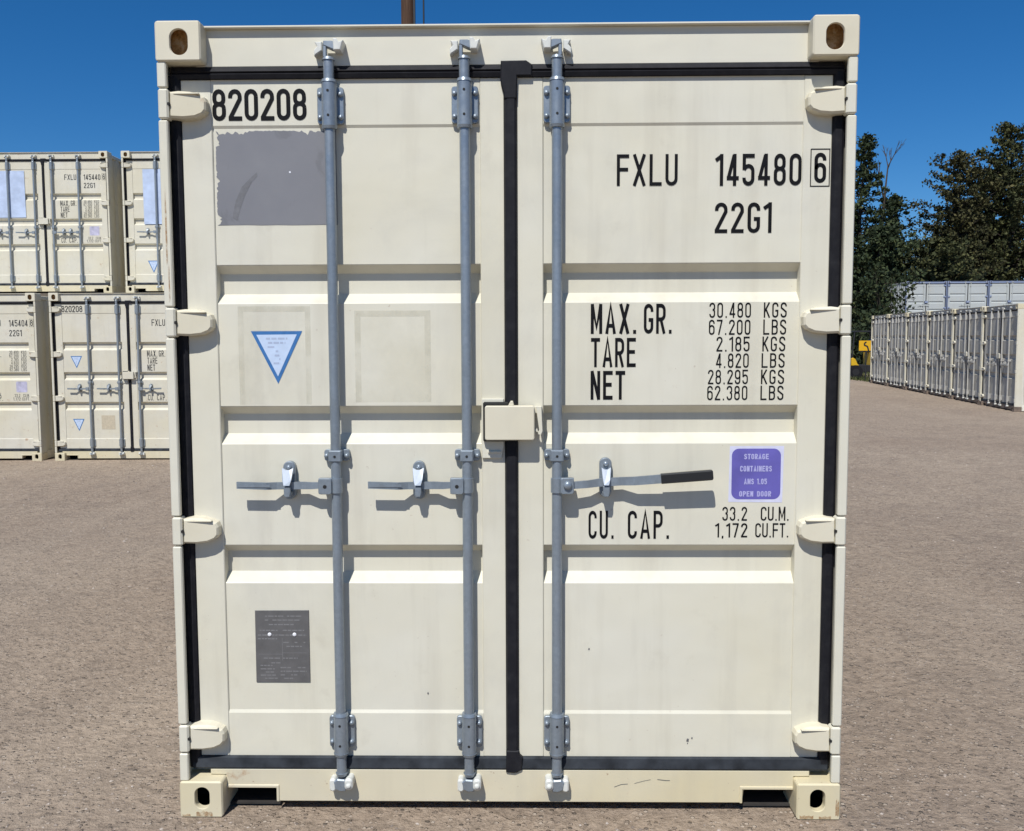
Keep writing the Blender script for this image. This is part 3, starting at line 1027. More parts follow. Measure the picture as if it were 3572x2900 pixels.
        def gask(mb, a, b, vert, off=0.0):
            if vert:
                z0, z1 = 0.170, 2.700
                pr = [(a, 0.062), (a + (b - a) * 0.2, 0.052), (a + (b - a) * 0.75, 0.052), (b, 0.060)]
                vs = [(x, y, z) for z in (z0, z1) for x, y in pr]
                mb.add(vs, [(0, 1, 5, 4), (1, 2, 6, 5), (2, 3, 7, 6)])
                mb.box(a, b, 0.0625, 0.10, z0, z1)
            else:
                pr = [(b, 0.064), (a + (b - a) * 0.62, 0.050), (a + (b - a) * 0.52, 0.056), (a + (b - a) * 0.40, 0.050), (a, 0.058)]
                vs = [(x, y, z) for x in (-1.186, 1.186) for z, y in pr]
                n = len(pr)
                mb.add(vs, [(i, i + 1, n + i + 1, n + i) for i in range(n - 1)])
                mb.box(-1.186, 1.186, 0.0645, 0.10, a, b)
        mb = MB(); gask(mb, -1.199, -1.157, True); P('gasket', mb, 'rubber', dl)
        mb = MB(); gask(mb, 1.152, 1.193, True); P('gasket', mb, 'rubber', dr)
        mb = MB()
        for z0, z1 in ((2.688, 2.732),):
            pr = [(z1, 0.064), (2.713, 0.050), (2.708, 0.056), (2.703, 0.050), (z0, 0.056)]
            vs = [(x, y, z) for x in (-1.186, 1.186) for z, y in pr]
            n = len(pr)
            mb.add(vs, [(i, i + 1, n + i + 1, n + i) for i in range(n - 1)])
            mb.box(-1.186, 1.186, 0.0645, 0.10, z0, z1)
        P('top_gasket', mb, 'rubber')
        mb = MB()
        pr = [(0.211, 0.064), (0.206, 0.054), (0.170, 0.050), (0.163, 0.056)]
        vs = [(x, y, z) for x in (-1.184, 1.184) for z, y in pr]
        mb.add(vs, [(i, i + 1, 4 + i + 1, 4 + i) for i in range(3)])
        mb.box(-1.184, 1.184, 0.0645, 0.10, 0.1635, 0.2105)
        P('bottom_gasket', mb, 'rubber_dusty')
        mb = MB()
        pr = [(-0.008, 0.064), (-0.002, 0.050), (0.006, 0.047), (0.030, 0.047), (0.037, 0.052), (0.0395, 0.064)]
        vs = [(x, y, z) for z in (0.155, 2.70) for x, y in pr]
        mb.add(vs, [(i, i + 1, 6 + i + 1, 6 + i) for i in range(5)])
        mb.prism([(-0.017, 2.741), (-0.019, 2.680), (-0.017, 2.660), (-0.008, 2.632), (-0.006, 2.610), (0.038, 2.610), (0.041, 2.6885), (0.092, 2.6885), (0.094, 2.727), (0.072, 2.742)], 0.045, 0.064, 0.004)
        mb.prism([(-0.009, 0.156), (-0.008, 0.240), (0.0395, 0.240), (0.0425, 0.222), (0.054, 0.212), (0.050, 0.165), (0.022, 0.153)], 0.044, 0.064, 0.004)
        P('centre_gasket', mb, 'rubber')
        # hinges
        for z in HINGE_Z:
            for s in (-1, 1):
                i = P('hinge', hinge_mesh(z, s), cast if d else body)
                P('hinge_knuckle', knuckle_mesh(z, s), body, i)
                if d:
                    mb = MB(); mb.cyl((s * 1.1800, 0.006, z), (s * 1.1800, 0.020, z), 0.0055, n=8)
                    P('hinge_pin', mb, 'hole', i)
        # locking bars
        for k, x in enumerate(m['bars']):
            s = 1 if k >= 2 else -1
            mb = MB()
            mb.cyl((x, 0.032, 0.158), (x, 0.032, 2.746), 0.0185, n=18)
            i = P('locking_bar', mb, rod)
            for z0, z1 in ((2.520, 2.664), (0.242, 0.378)):
                mb = bracket_mesh(x, z0, z1, d)
                P('bearing_bracket', mb, rod, i)
                if d:
                    [P('bolt', MB().dome((x + q * 0.0365, 0.052, z), 0.0095, 0.012), rod, i) for q in (-1, 1) for z in (z0 + 0.030, z1 - 0.034)]
                    for z in (z0 + 0.030, z1 - 0.030):
                        P('bracket_hole', MB().cyl((x, 0.0068, z), (x, 0.012, z), 0.0048, n=8), 'hole', i)
            P('locking_cam', cam_top(x, s), rod, i)
            [P('cam_keeper', q, 'keeper', i) for q in keeper_top(x, 1 if k != 2 else -1)]
            P('locking_cam', cam_bot(x, s), rod, i)
            [P('cam_keeper', q, 'keeper', i) for q in keeper_bot(x, 1 if k != 2 else -1)]
            mb = MB()
            mb.prism(rrect(x - 0.046, x + 0.046, 1.327, 1.369, 0.010, 3), 0.050, YF + 0.006, 0.002)
            mb.prism(rrect(x - 0.0235, x + 0.0235, 1.327, 1.369, 0.003, 2), 0.0095, 0.052, 0.004)
            P('guide_clamp', mb, rod, i)
            if d:
                [P('bolt', MB().dome((x + q * 0.0365, 0.050, 1.346), 0.0095, 0.012), rod, i) for q in (-1, 1)]
                hb = MB(); hb.cyl((x, 0.008, 1.347), (x, 0.012, 1.347), 0.0048, n=8)
                P('bracket_hole', hb, 'hole', i)
            long = d and k == 2
            hs = 1 if k >= 2 else -1
            if k == 3: hs = -1
            P('handle_hub', handle_hub(x, hs), rod, i)
            if d:
                hb = MB()
                if long:
                    hb.dome((x + 0.038, 0.002, 1.243), 0.016, 0.012, 14)
                    P('pivot_bolt', hb, rod, i)
                else:
                    hb.cyl((x + hs * 0.036, 0.0012, 1.239), (x + hs * 0.036, 0.004, 1.239), 0.0070, n=10)
                    P('bracket_hole', hb, 'hole', i)
            P('handle', handle_mesh(x, hs, long), rod, i)
            P('handle_retainer', retainer_mesh(x + hs * (0.177 if k != 0 else 0.175), k == 2 and d), rod, i)
            P('handle_catch', catch_mesh(x + hs * (0.177 if k != 0 else 0.175), k == 2 and d), 'galv_bright' if d else rod, i)
            if long:
                mb = MB()
                a, b = Vector((x + 0.372, 0.010, 1.266)), Vector((x + 0.556, 0.004, 1.281))
                ax = (b - a).normalized()
                up = Vector((0, 0, 1)); up = (up - ax * up.dot(ax)).normalized()
                yy = ax.cross(up)
                vs = []
                prof = [(-0.018, -0.007), (-0.014, -0.011), (0.014, -0.011), (0.018, -0.007), (0.018, 0.009), (0.014, 0.013), (-0.014, 0.013), (-0.018, 0.009)]
                st = [(0.0, 0.92), (0.004, 1.0), (0.96, 1.02), (0.985, 0.98), (1.0, 0.80)]
                for t, sc in st:
                    for u, v in prof:
                        p = a + (b - a) * t + up * u * sc - yy * v * sc * -1
                        vs.append(tuple(p))
                n = 8
                fs = [tuple(range(n)), tuple(range(4 * n, 5 * n))[::-1]]
                for q in range(4):
                    for w_ in range(n):
                        fs.append((q * n + w_, (q + 1) * n + w_, (q + 1) * n + (w_ + 1) % n, q * n + (w_ + 1) % n))
                mb.add(vs, fs)
                P('handle_grip', mb, 'grip', i)
        # lock box
        mb = MB()
        mb.prism(rrect(-0.078, 0.099, 1.406, 1.529, 0.007, 3), 0.002, 0.046, 0.003)
        mb.prism([(0.004, 1.528), (0.026, 1.528), (0.022, 1.545), (0.014, 1.546)], 0.014, 0.045, 0.002)
        i = P('lock_box', mb, cast if d else body)
        mb = MB(); mb.box(-0.086, 0.006, 0.030, 0.062, 1.399, 1.541, 0.004)  # solid black block in place of the shaded gap behind the cover
        P('lock_box_gap_shade', mb, 'gap', i)
        mb = MB()
        mb.prism([(-0.090, 1.335), (-0.020, 1.335), (-0.012, 1.380), (-0.012, 1.552), (-0.092, 1.552), (-0.094, 1.400)], 0.054, YF - 0.0005, 0.002)
        mb.box(-0.070, -0.022, 0.046, 0.056, 1.356, 1.362, 0.001)
        P('lock_box_plate', mb, body, i)
        mb = MB()
        mb.prism([(0.099, 1.440), (0.108, 1.446), (0.113, 1.425), (0.122, 1.422), (0.128, 1.436), (0.124, 1.526), (0.104, 1.526), (0.116, 1.440), (0.112, 1.434)], 0.024, 0.034, 0.001)
        mb.box(0.098, 0.126, 0.034, YF, 1.500, 1.526, 0.002)
        P('lock_hook', mb, body, i)
    def place(self, label, loc, rz=0.0, scale=(1, 1, 1), group=None):
        root = empty('shipping_container', loc, rz, scale)
        tag(root, label, 'container', group)
        objs = []
        for name, me, par, lab in self.parts:
            o = bpy.data.objects.new(name, me)
            COL.objects.link(o)
            o.parent = root if par is None else objs[par]
            objs.append(o)
        return root, objs

YP = YF + 0.0048        # front of lettering on the flat panel (panel face is at YF + 0.006)
def ragged(x0, x1, z0, z1, jx0, jx1, jz0, jz1, seed, n=60):
    r = random.Random(seed)
    pts = []
    def run(n, f):
        v = 0.0
        for i in range(n):
            v = 0.6 * v + r.random() * 0.55
            pts.append(f(i / n, min(1.0, v * (r.random() ** 0.8))))
    run(8, lambda t, k: (x0 + (x1 - x0) * t, z0 + jz0 * k))
    run(8, lambda t, k: (x1 - jx1 * k, z0 + (z1 - z0) * t))
    run(n, lambda t, k: (x1 - (x1 - x0) * t, z1 - jz1 * k * (0.3 + 1.3 * (math.sin(t * 9) > 0.2))))
    run(n, lambda t, k: (x0 + jx0 * k * (0.15 + 1.4 * (math.sin(t * 13 + 1) > 0.1)), z1 - (z1 - z0) * t))
    return pts
def flat(mb, poly, y, mi=0):
    n = len(poly)
    if sum(poly[i][0] * poly[(i + 1) % n][1] - poly[(i + 1) % n][0] * poly[i][1] for i in range(n)) < 0:
        poly = poly[::-1]
    return mb.add([(x, y, z) for x, z in poly], [tuple(range(n))], mi=mi)

def triangle_sticker(parent, xc, zt, w, h, seed):
    mb = MB()
    y = YP
    flat(mb, [(xc - w / 2, zt), (xc + w / 2, zt), (xc + 0.002, zt - h)], y, 0)
    flat(mb, [(xc - w * 0.395, zt - h * 0.068), (xc + w * 0.395, zt - h * 0.062), (xc + 0.002, zt - h * 0.86)], y - 0.0005, 1)
    for k, (a, ww_) in enumerate(((0.14, 0.42), (0.22, 0.34), (0.30, 0.36), (0.38, 0.05), (0.46, 0.09), (0.53, 0.13), (0.61, 0.14))):
        dashes(mb, xc - w * ww_ / 2, xc + w * ww_ / 2, zt - h * a, h * 0.035, y - 0.0009, 2, seed + k, 0.92)
    return put('triangle_sticker', mb, ('tri_blue', 'tri_white', 'tri_text'), parent)

def word(parent, ink, *a, **k):
    mb = MB()
    text(mb, *a, **k)
    return put('lettering', mb, ink, parent)
def serial_lettering(parent, serial, ink, full=True, check='6', code='22G1'):
    y = YP
    word(parent, ink, 'FXLU', 0.394, 0.610, 2.310, 2.420, y, 0.11)
    word(parent, ink, serial, 0.745, 1.0485, 2.308, 2.419, y, 0.122)
    word(parent, ink, check, 1.0915, 1.1335, 2.315, 2.420, YF - 0.0012, 0.13)
    mb = MB()
    for a in (((1.0790, 2.4325), (1.1450, 2.4325), (1.1450, 2.3035), (1.0790, 2.3035), (1.0790, 2.4325)),):
        stroke(mb, [((p[0]), p[1]) for p in a], 0.0035, lambda p: (p[0], p[1]), YF - 0.0012)
    put('check_digit_box', mb, ink, parent)
    word(parent, ink, code, 0.744, 0.946, 2.142, 2.249, y, 0.122)
    word(parent, ink, 'MAX.', 0.303, 0.468, 1.785, 1.892, y, 0.125, 0.40)
    word(parent, ink, 'GR.', 0.494, 0.596, 1.785, 1.892, y, 0.125, 0.44)
    word(parent, ink, 'TARE', 0.304, 0.466, 1.665, 1.770, y, 0.125, 0.44)
    word(parent, ink, 'NET', 0.303, 0.428, 1.547, 1.651, y, 0.135, 0.44)
    rows = (('30.480', 'KGS', 1.895, 1.841, 0.729, 0.878, 0.924, 1.006), ('67.200', 'LBS', 1.834, 1.780, 0.728, 0.877, 0.923, 1.005),
            ('2.185', 'KGS', 1.773, 1.720, 0.756, 0.875, 0.921, 1.003), ('4.820', 'LBS', 1.713, 1.661, 0.755, 0.873, 0.919, 1.002),
            ('28.295', 'KGS', 1.654, 1.602, 0.727, 0.871, 0.918, 1.001), ('62.380', 'LBS', 1.596, 1.544, 0.725, 0.870, 0.917, 1.000))
    for a, u, zt, zb, xa, xb, xc, xd in rows:
        word(parent, ink, a, xa, xb, zb, zt, y, 0.105, 0.44, 0.16)
        word(parent, ink, u, xc, xd, zb, zt, y, 0.105, 0.44, 0.16)
    word(parent, ink, 'CU.', 0.297, 0.391, 1.035, 1.139, y, 0.12, 0.44, 0.16)
    word(parent, ink, 'CAP.', 0.441, 0.594, 1.035, 1.139, y, 0.12, 0.44, 0.16)
    word(parent, ink, '33.2', 0.786, 0.876, 1.102, 1.153, y, 0.11, 0.44, 0.16)
    word(parent, ink, 'CU.M.', 0.926, 1.029, 1.102, 1.153, y, 0.11, 0.44, 0.10)
    word(parent, ink, '1,172', 0.761, 0.878, 1.040, 1.0925, y, 0.11, 0.44, 0.16)
    word(parent, ink, 'CU.FT.', 0.907, 1.029, 1.040, 1.0925, y, 0.11, 0.44, 0.10)
    return parent

def faded_sticker(parent):
    mb = MB()
    flat(mb, rrect(0.8175, 0.9955, 1.181, 1.367, 0.020, 3), YP)
    return put('storage_sticker', mb, 'st_faded', parent)
def purple_sticker(parent):
    mb = MB()
    flat(mb, [(0.807, 1.171), (1.003, 1.169), (1.0065, 1.3765), (0.810, 1.376)], YP + 0.0006, 0)
    flat(mb, rrect(0.8175, 0.9955, 1.181, 1.367, 0.026, 6), YP, 1)
    text(mb, 'STORAGE', 0.862, 0.951, 1.328, 1.348, YP - 0.0006, 0.20, 0.52, 0.13, 2)
    text(mb, 'CONTAINERS', 0.848, 0.963, 1.283, 1.304, YP - 0.0006, 0.20, 0.52, 0.13, 2)
    text(mb, 'AMS 1.05', 0.863, 0.946, 1.236, 1.257, YP - 0.0006, 0.20, 0.52, 0.13, 2)
    text(mb, 'OPEN DOOR', 0.846, 0.962, 1.191, 1.211, YP - 0.0006, 0.20, 0.52, 0.13, 2)
    return put('storage_sticker', mb, ('st_white', 'st_purple', 'st_text'), parent)

# ---- the near container
near_kind = Container(dict(body='cream', door='cream_door', worn='cream_worn', cast='cream_cast', rod='galv', side='cream', header='cream', bars=BAR_X), True)
near, nobj = near_kind.place('big cream shipping container filling the foreground, double doors facing the viewer', (0, 0, 0.0))
DL, DR = nobj[near_kind.dl], nobj[near_kind.dr]
serial_lettering(DR, '145480', 'ink')
mb = MB()
text(mb, '820208', -1.0455, -0.709, 2.546, 2.656, YF + 0.0006, 0.138, 0.47, 0.09)
put('lettering', mb, 'ink', DL)
purple_sticker(DR)
tri = triangle_sticker(DL, -0.836, 1.799, 0.187, 0.191, 3)
mb = MB()
flat(mb, ragged(-1.040, -0.606, 2.178, 2.512, 0.018, 0.002, 0.003, 0.012, 5), YP + 0.0004)
pt = put('grey_patch', mb, 'grey', DL)
pt['label'] = 'grey primer patch with ragged edges'
mb = MB()
flat(mb, [(-0.985, 2.205), (-0.972, 2.265), (-0.948, 2.315), (-0.918, 2.345), (-0.893, 2.366), (-0.892, 2.352), (-0.912, 2.332), (-0.938, 2.285), (-0.955, 2.240), (-0.968, 2.195)], YP - 0.0002)
put('scuff_mark', mb, 'patch_scuff', DL)
mb = MB(); flat(mb, rrect(-0.7775, -0.7705, 2.362, 2.369, 0.003, 3), YP - 0.0004)
put('paint_chip', mb, 'rivet', DL)
# maker's plate
mb = MB()
mb.prism([(-0.942, 0.492), (-0.740, 0.492), (-0.740, 0.766), (-0.941, 0.765)], YF + 0.0030, YF + 0.0058, 0.0008)
pl = put('data_plate', mb, 'plate', DL)
mb = MB()
yy = YF + 0.0026
for k, (a, b, z) in enumerate(((-0.920, -0.765, 0.744), (-0.905, -0.772, 0.729), (-0.890, -0.795, 0.712), (-0.925, -0.758, 0.690), (-0.932, -0.750, 0.672), (-0.932, -0.860, 0.658),
                               (-0.838, -0.752, 0.644), (-0.826, -0.768, 0.629), (-0.912, -0.850, 0.584), (-0.840, -0.785, 0.584), (-0.884, -0.835, 0.566), (-0.925, -0.880, 0.556),
                               (-0.925, -0.872, 0.543), (-0.925, -0.875, 0.531), (-0.925, -0.868, 0.519), (-0.920, -0.800, 0.507), (-0.850, -0.752, 0.548), (-0.850, -0.752, 0.534), (-0.850, -0.760, 0.520))):
    dashes(mb, a, b, z, 0.0045, yy, 0, 40 + k, 0.85)
for (a, b, c, d_) in ((-0.842, -0.8405, 0.575, 0.660), (-0.932, -0.842, 0.5985, 0.600), (-0.8405, -0.748, 0.6035, 0.605)):
    mb.add([(a, yy, c), (b, yy, c), (b, yy, d_), (a, yy, d_)], [(0, 1, 2, 3)])
put('plate_text', mb, 'plate_text', pl)
for x, z in ((-0.888, 0.674), (-0.795, 0.674)):
    mb = MB(); mb.dome((x, YF + 0.0028, z), 0.0075, 0.003, 10)
    put('rivet', mb, 'rivet', pl)
# faint squares left by removed stickers
for (a, b, c, d_, w) in ((-0.976, -0.712, 1.532, 1.889, 0.020), (-0.552, -0.276, 1.540, 1.872, 0.022)):
    mb = MB()
    for (p, q, r_, s_) in ((a, a + w, c, d_), (b - w, b, c, d_), (a + w, b - w, d_ - w, d_)):
        mb.add([(p, YP + 0.0003, r_), (q, YP + 0.0003, r_), (q, YP + 0.0003, s_), (p, YP + 0.0003, s_)], [(0, 1, 2, 3)])
    mb.add([(a + w, YP + 0.0006, c), (b - w, YP + 0.0006, c), (b - w, YP + 0.0006, d_ - w), (a + w, YP + 0.0006, d_ - w)], [(0, 1, 2, 3)], mi=1)
    put('adhesive_residue', mb, ('residue', 'residue_faint'), DL)
# scratches on the sill
mb = MB()
for pts, t in (([(0.395, 0.098), (0.42, 0.108), (0.445, 0.110)], 0.0022), ([(0.47, 0.112), (0.505, 0.122), (0.53, 0.127)], 0.0018), ([(0.555, 0.128), (0.585, 0.124), (0.602, 0.124)], 0.003)):
    stroke(mb, pts, t * 0.7, lambda p: p, YF - 0.0115)
for i, (nm) in enumerate(o for o in nobj if o.name.startswith('door_sill')):
    put('scratch', mb, 'grey_streak', nm)

# rust stains and chips
def rust_stain(parent, x0, x1, z0, z1, y, seed):
    r = random.Random(seed)
    n = 9
    pts = [(x0 + (x1 - x0) * i / n, z0 + (z1 - z0) * 0.12 * r.random()) for i in range(n + 1)] + \
          [(x1 - (x1 - x0) * i / n, z1 - (z1 - z0) * 0.45 * r.random()) for i in range(n + 1)]
    mb = MB(); flat(mb, pts, y)
    put('rust_stain', mb, 'rust_stain', parent)
posts = [o for o in nobj if o.name.startswith('corner_post')]
casts = [o for o in nobj if o.name.startswith('corner_casting')]
rust_stain(posts[0], -1.2045, -1.1985, 2.02, 2.33, 0.0052, 1)
rust_stain(posts[0], -1.1990, -1.1940, 1.90, 2.06, 0.0052, 2)
lowl = [o for o in casts if min(v.co.z for v in o.data.vertices) < 0.5 and min(v.co.y for v in o.data.vertices) < 0.01]
for o in lowl:
    left = o.data.vertices[0].co.x < 0
    if left:
        rust_stain(o, -1.158, -1.098, 0.006, 0.030, -0.0008, 3)
        rust_stain(o, -1.210, -1.180, 0.006, 0.016, -0.0008, 4)
    else:
        rust_stain(o, 1.200, 1.2135, 0.012, 0.085, -0.0008, 5)
        rust_stain(o, 1.070, 1.120, 0.006, 0.022, -0.0008, 6)
        rust_stain(o, 1.140, 1.185, 0.006, 0.018, -0.0008, 7)
for k, (x, z, w_) in enumerate(((0.668, 0.274, 0.005), (0.684, 0.282, 0.003), (0.668, 0.262, 0.002), (0.30, 0.62, 0.003), (-0.30, 0.45, 0.003))):
    mb = MB(); flat(mb, [(x - w_, z - w_ * 0.8), (x + w_ * 0.7, z - w_ * 1.3), (x + w_, z + w_ * 0.9), (x - w_ * 0.4, z + w_ * 1.4)], YF + 0.0004 if z < 0.37 else YP)
    put('paint_chip', mb, 'grey_streak', DR if x > 0 else DL)

# ------------------------------------------------------------------ stacks on the left
far_kind = Container(dict(body='cream_far', door='cream_far', worn='cream_worn', cast='cream_cast', rod='galv_dull', side='cream_far', header='cream_far', bars=BAR_X), False)
far4 = Container(dict(body='cream_far', door='cream_far', worn='cream_worn', cast='cream_cast', rod='galv_dull', side='cream_far', header='cream_far', bars=BAR_X + (0.660,)), False)
GL = 'cream containers stacked two high on the left'
LOW, UP = 2.69 / HH, 2.52 / HH
zl = -0.115
def sheet(parent, x0, x1, z0, z1, seed):
    mb = MB()
    r = random.Random(seed)
    mb.prism([(x0, z0), (x1 + 0.006, z0 + 0.004), (x1, z1), (x0 - 0.004, z1 - 0.004)], YF - 0.004, YF - 0.002)
    put('pale_sheet', mb, 'sheet', parent)
def tanpatch(parent, x0, x1, z0, z1):
    mb = MB(); flat(mb, [(x0, z0), (x1, z0), (x1, z1), (x0, z1)], YP)
    put('adhesive_residue', mb, 'tan', parent)
specs = [
    (far_kind, 'lower cream container at the picture edge, left of the narrow gap', (-8.955, 11.30, zl), LOW, '145404', '8'),
    (far_kind, 'lower cream container beside the near one, two blue triangles on its left door', (-6.305, 11.30, zl), LOW, '145480', '6'),
    (far4, 'upper cream container at the picture edge, serial number on its right door', (-8.635, 13.35, 2.685), UP, '145440', '6'),
    (far_kind, 'upper cream container next to the near one, pale blue sheet on its door', (-5.955, 13.35, 2.685), UP, '145480', '6'),
]
for i, (kind, lab, loc, sz, ser, chk) in enumerate(specs):
    root, ob = kind.place(lab, loc, 0.0, (1, 1, sz), GL)
    L_, R_ = ob[kind.dl], ob[kind.dr]
    serial_lettering(R_, ser, 'ink_far', True, chk)
    if i in (0, 2):
        faded_sticker(R_)
    if i == 1:
        mb = MB(); text(mb, '820208', -1.0455, -0.709, 2.546, 2.656, YF + 0.0006, 0.138, 0.47, 0.09); put('lettering', mb, 'ink_far', L_)
        triangle_sticker(L_, -0.84, 1.80, 0.185, 0.21, 11)
        triangle_sticker(L_, -0.84, 0.72, 0.185, 0.21, 12)
        tanpatch(L_, -0.47, -0.25, 0.54, 0.78)
    if i == 0:
        tanpatch(R_, 0.36, 0.86, 2.54, 2.60)
    if i == 2:
        sheet(L_, -1.02, -0.33, 1.55, 2.50, 3)
    if i == 3:
        sheet(L_, -0.86, -0.35, 1.40, 2.52, 4)
        mb = MB(); triangle_sticker(L_, -0.72, 0.66, 0.20, 0.25, 13)
GB = 'timber bearers under the upper containers'
for k, (y, lab) in enumerate(((13.40, 'front dark timber bearer lying across the lower container roofs'), (16.6, 'rear dark timber bearer lying across the lower container roofs'))):
    mb = MB()
    mb.box(-10.1, -4.75, y, y + 0.16, zl + 2.838 * LOW - 0.002, 2.686, 0.006)
    tag(put('timber_bearer', mb, 'wood'), lab, 'beam', GB)

# ------------------------------------------------------------------ row on the right, doors facing left
row_kind = Container(dict(body='cream_far', door='row_door', worn='row_base', cast='cream_worn', rod='row_rod', side='white_far', header='row_door', bars=BAR_X + (0.660,)), False)
GR = 'containers standing side by side in the right-hand row'
P0, P1 = Vector((12.05, 19.40)), Vector((13.75, 33.50))
dirv = (P1 - P0).normalized()
pitch = (P1 - P0).length / 6
th = math.atan2(-dirv.y, -dirv.x)
names = ('nearest container of the right-hand row, its long side facing the viewer', 'second container from the viewer in the right-hand row',
         'third container from the viewer in the right-hand row', 'fourth container from the viewer in the right-hand row',
         'second to last container of the right-hand row', 'farthest container of the right-hand row, beside the yellow sign')
for i in range(6):
    c = P0 + dirv * pitch * (i + 0.5)
    z = gz(c.x, c.y) - 0.01 + 0.004 * i
    row_kind.place(names[i], (c.x, c.y, z), th, ((pitch - 0.035) / WW, 1, 2.65 / HH), GR)

# ------------------------------------------------------------------ blue-grey containers stacked behind the row
blue_kind = Container(dict(body='blue_rail', door='blue_far', worn='blue_far', cast='blue_rail', rod='blue_far', side='blue_far', header='blue_rail', bars=(-0.1445, 0.180)), False)
GBL = 'blue-grey containers stacked behind the right-hand row'
bn = ('left', 'middle', 'right')
for k in range(3):
    x = 23.05 + 1.22 + k * 2.50
    zg = gz(x, 54) - 0.02
    blue_kind.place('lower blue-grey container, %s of three columns behind the right-hand row' % bn[k], (x, 53.0, zg), 0, (1, 1, 2.55 / HH), GBL)
    blue_kind.place('upper blue-grey container, %s of three, showing above the right-hand row' % bn[k], (x, 53.0, zg + 2.553), 0, (1, 1, 2.55 / HH), GBL)

# ------------------------------------------------------------------ utility pole
pole = empty('utility_pole', (-3.08, 22.0, gz(-3.08, 22.0)))
tag(pole, 'brown timber utility pole rising behind the near container', 'pole')
mb = MB(); mb.cyl((0, 0, -0.3), (0, 0, 13.5), 0.20, 0.165, 20); put('pole_shaft', mb, 'pole', pole)
mb = MB(); mb.box(-1.2, 1.2, -0.28, -0.16, 12.6, 12.72, 0.01); put('cross_arm', mb, 'pole', pole)
for x in (-1.05, -0.5, 0.5, 1.05):
    mb = MB(); mb.cyl((x, -0.22, 12.72), (x, -0.22, 12.86), 0.045, 0.03, 10); put('insulator', mb, 'dark', pole)
mb = MB(); mb.box(0.155, 0.205, -0.06, 0.06, 1.5, 13.0, 0.004); put('cable_conduit', mb, 'wire', pole)
mb = MB()
mb.cyl((0.43, 0, 2.4), (0.43, 0, 12.5), 0.022, n=8)
mb.cyl((0.43, 0, 12.5), (0.12, 0, 12.62), 0.022, n=8)
mb.cyl((0.43, 0, 2.4), (0.15, 0, 2.2), 0.022, n=8)
put('hanging_cable', mb, 'wire', pole)

# ------------------------------------------------------------------ trees
def leaves_mesh(name, pts, size, seed, aspect=1.6):
    r = np.random.default_rng(seed)
    n = len(pts)
    a = r.normal(size=(n, 3)); a /= np.linalg.norm(a, axis=1)[:, None]
    b = r.normal(size=(n, 3)); b -= (a * b).sum(1)[:, None] * a; b /= np.linalg.norm(b, axis=1)[:, None]
    s = size * r.uniform(0.55, 1.35, (n, 1))
    c = np.asarray(pts)
    v = np.stack([c - a * s * aspect * 0.5, c + b * s * 0.5, c + a * s * aspect * 0.5, c - b * s * 0.42], 1).reshape(-1, 3)
    me = bpy.data.meshes.new(name)
    f = np.arange(4 * n).reshape(-1, 4)
    me.from_pydata(v.tolist(), [], f.tolist())
    return me
def tree(label, x, y, h, rad, leaf, seed, cone=0.8, base=0.12, dens=1.0, droop=0.15, limbs=70, gaps=0.25, trunk_r=0.28, size=0.17, spread=0.42, lean=0.0, group='trees beyond the yard'):
    r = random.Random(seed)
    z0 = gz(x, y)
    root = empty('tree', (x, y, z0))
    tag(root, label, 'tree', group)
    mb = MB()
    def trunk(t):
        return Vector((lean * t * t * h * 0.2 + 0.25 * math.sin(t * 5 + seed), 0.25 * math.cos(t * 4 + seed), t * h))
    N = 12
    for i in range(N):
        t0, t1 = i / N, (i + 1) / N
        mb.cyl(trunk(t0) - Vector((0, 0, 0.2 if i == 0 else 0)), trunk(t1), trunk_r * (1 - 0.93 * t0), trunk_r * (1 - 0.93 * t1), 8, False)
    pts = []
    for k in range(limbs):
        t = base + (1 - base) * ((k + r.random()) / limbs) ** 0.92
        prof = (1 - t) ** cone if cone > 0 else math.sin(math.pi * min(1, 0.12 + 0.88 * t)) ** 0.7
        L = rad * prof * (r.uniform(0.35, 1.4) if t > 0.35 else r.uniform(0.6, 1.2)) + 0.30
        if r.random() < gaps * 0.5:
            L *= 0.5
        az = k * 2.399 + r.uniform(-0.5, 0.5)
        up = r.uniform(-0.05, 0.45) - droop
        p = trunk(t)
        d = Vector((math.cos(az), math.sin(az), up)).normalized()
        q = p + d * L * 0.55
        e = q + (d + Vector((0, 0, 0.28 - droop))).normalized() * L * 0.45
        rr = max(0.015, trunk_r * 0.30 * (1 - t) + 0.012)
        mb.cyl(p, q, rr, rr * 0.6, 5, False)
        mb.cyl(q, e, rr * 0.6, rr * 0.15, 5, False)
        ns = max(2, int(L / 0.42))
        for j in range(ns):
            u = (j + 0.6 + 0.5 * r.random()) / ns
            if u < 0.22 and r.random() < 0.7:
                continue
            if r.random() < gaps:
                continue
            c = p.lerp(q, u / 0.55) if u < 0.55 else q.lerp(e, min(1.05, (u - 0.55) / 0.45))
            m = int(r.uniform(20, 42) * dens)
            sp = spread * r.uniform(0.5, 1.1) * (1.1 - 0.35 * t)
            for _ in range(m):
                pts.append((c.x + r.gauss(0, sp * 0.6), c.y + r.gauss(0, sp * 0.6), c.z + r.gauss(0, sp * 0.42)))
    tip = trunk(1.0)
    for _ in range(int(60 * dens)):
        u = r.random()
        pts.append((tip.x + r.gauss(0, 0.10 + 0.25 * u), tip.y + r.gauss(0, 0.10 + 0.25 * u), tip.z - 1.4 * u + 0.15))
    put('trunk', mb, 'bark', root)
    link('crown', leaves_mesh('crown', pts, size, seed), leaf, root)
    return root

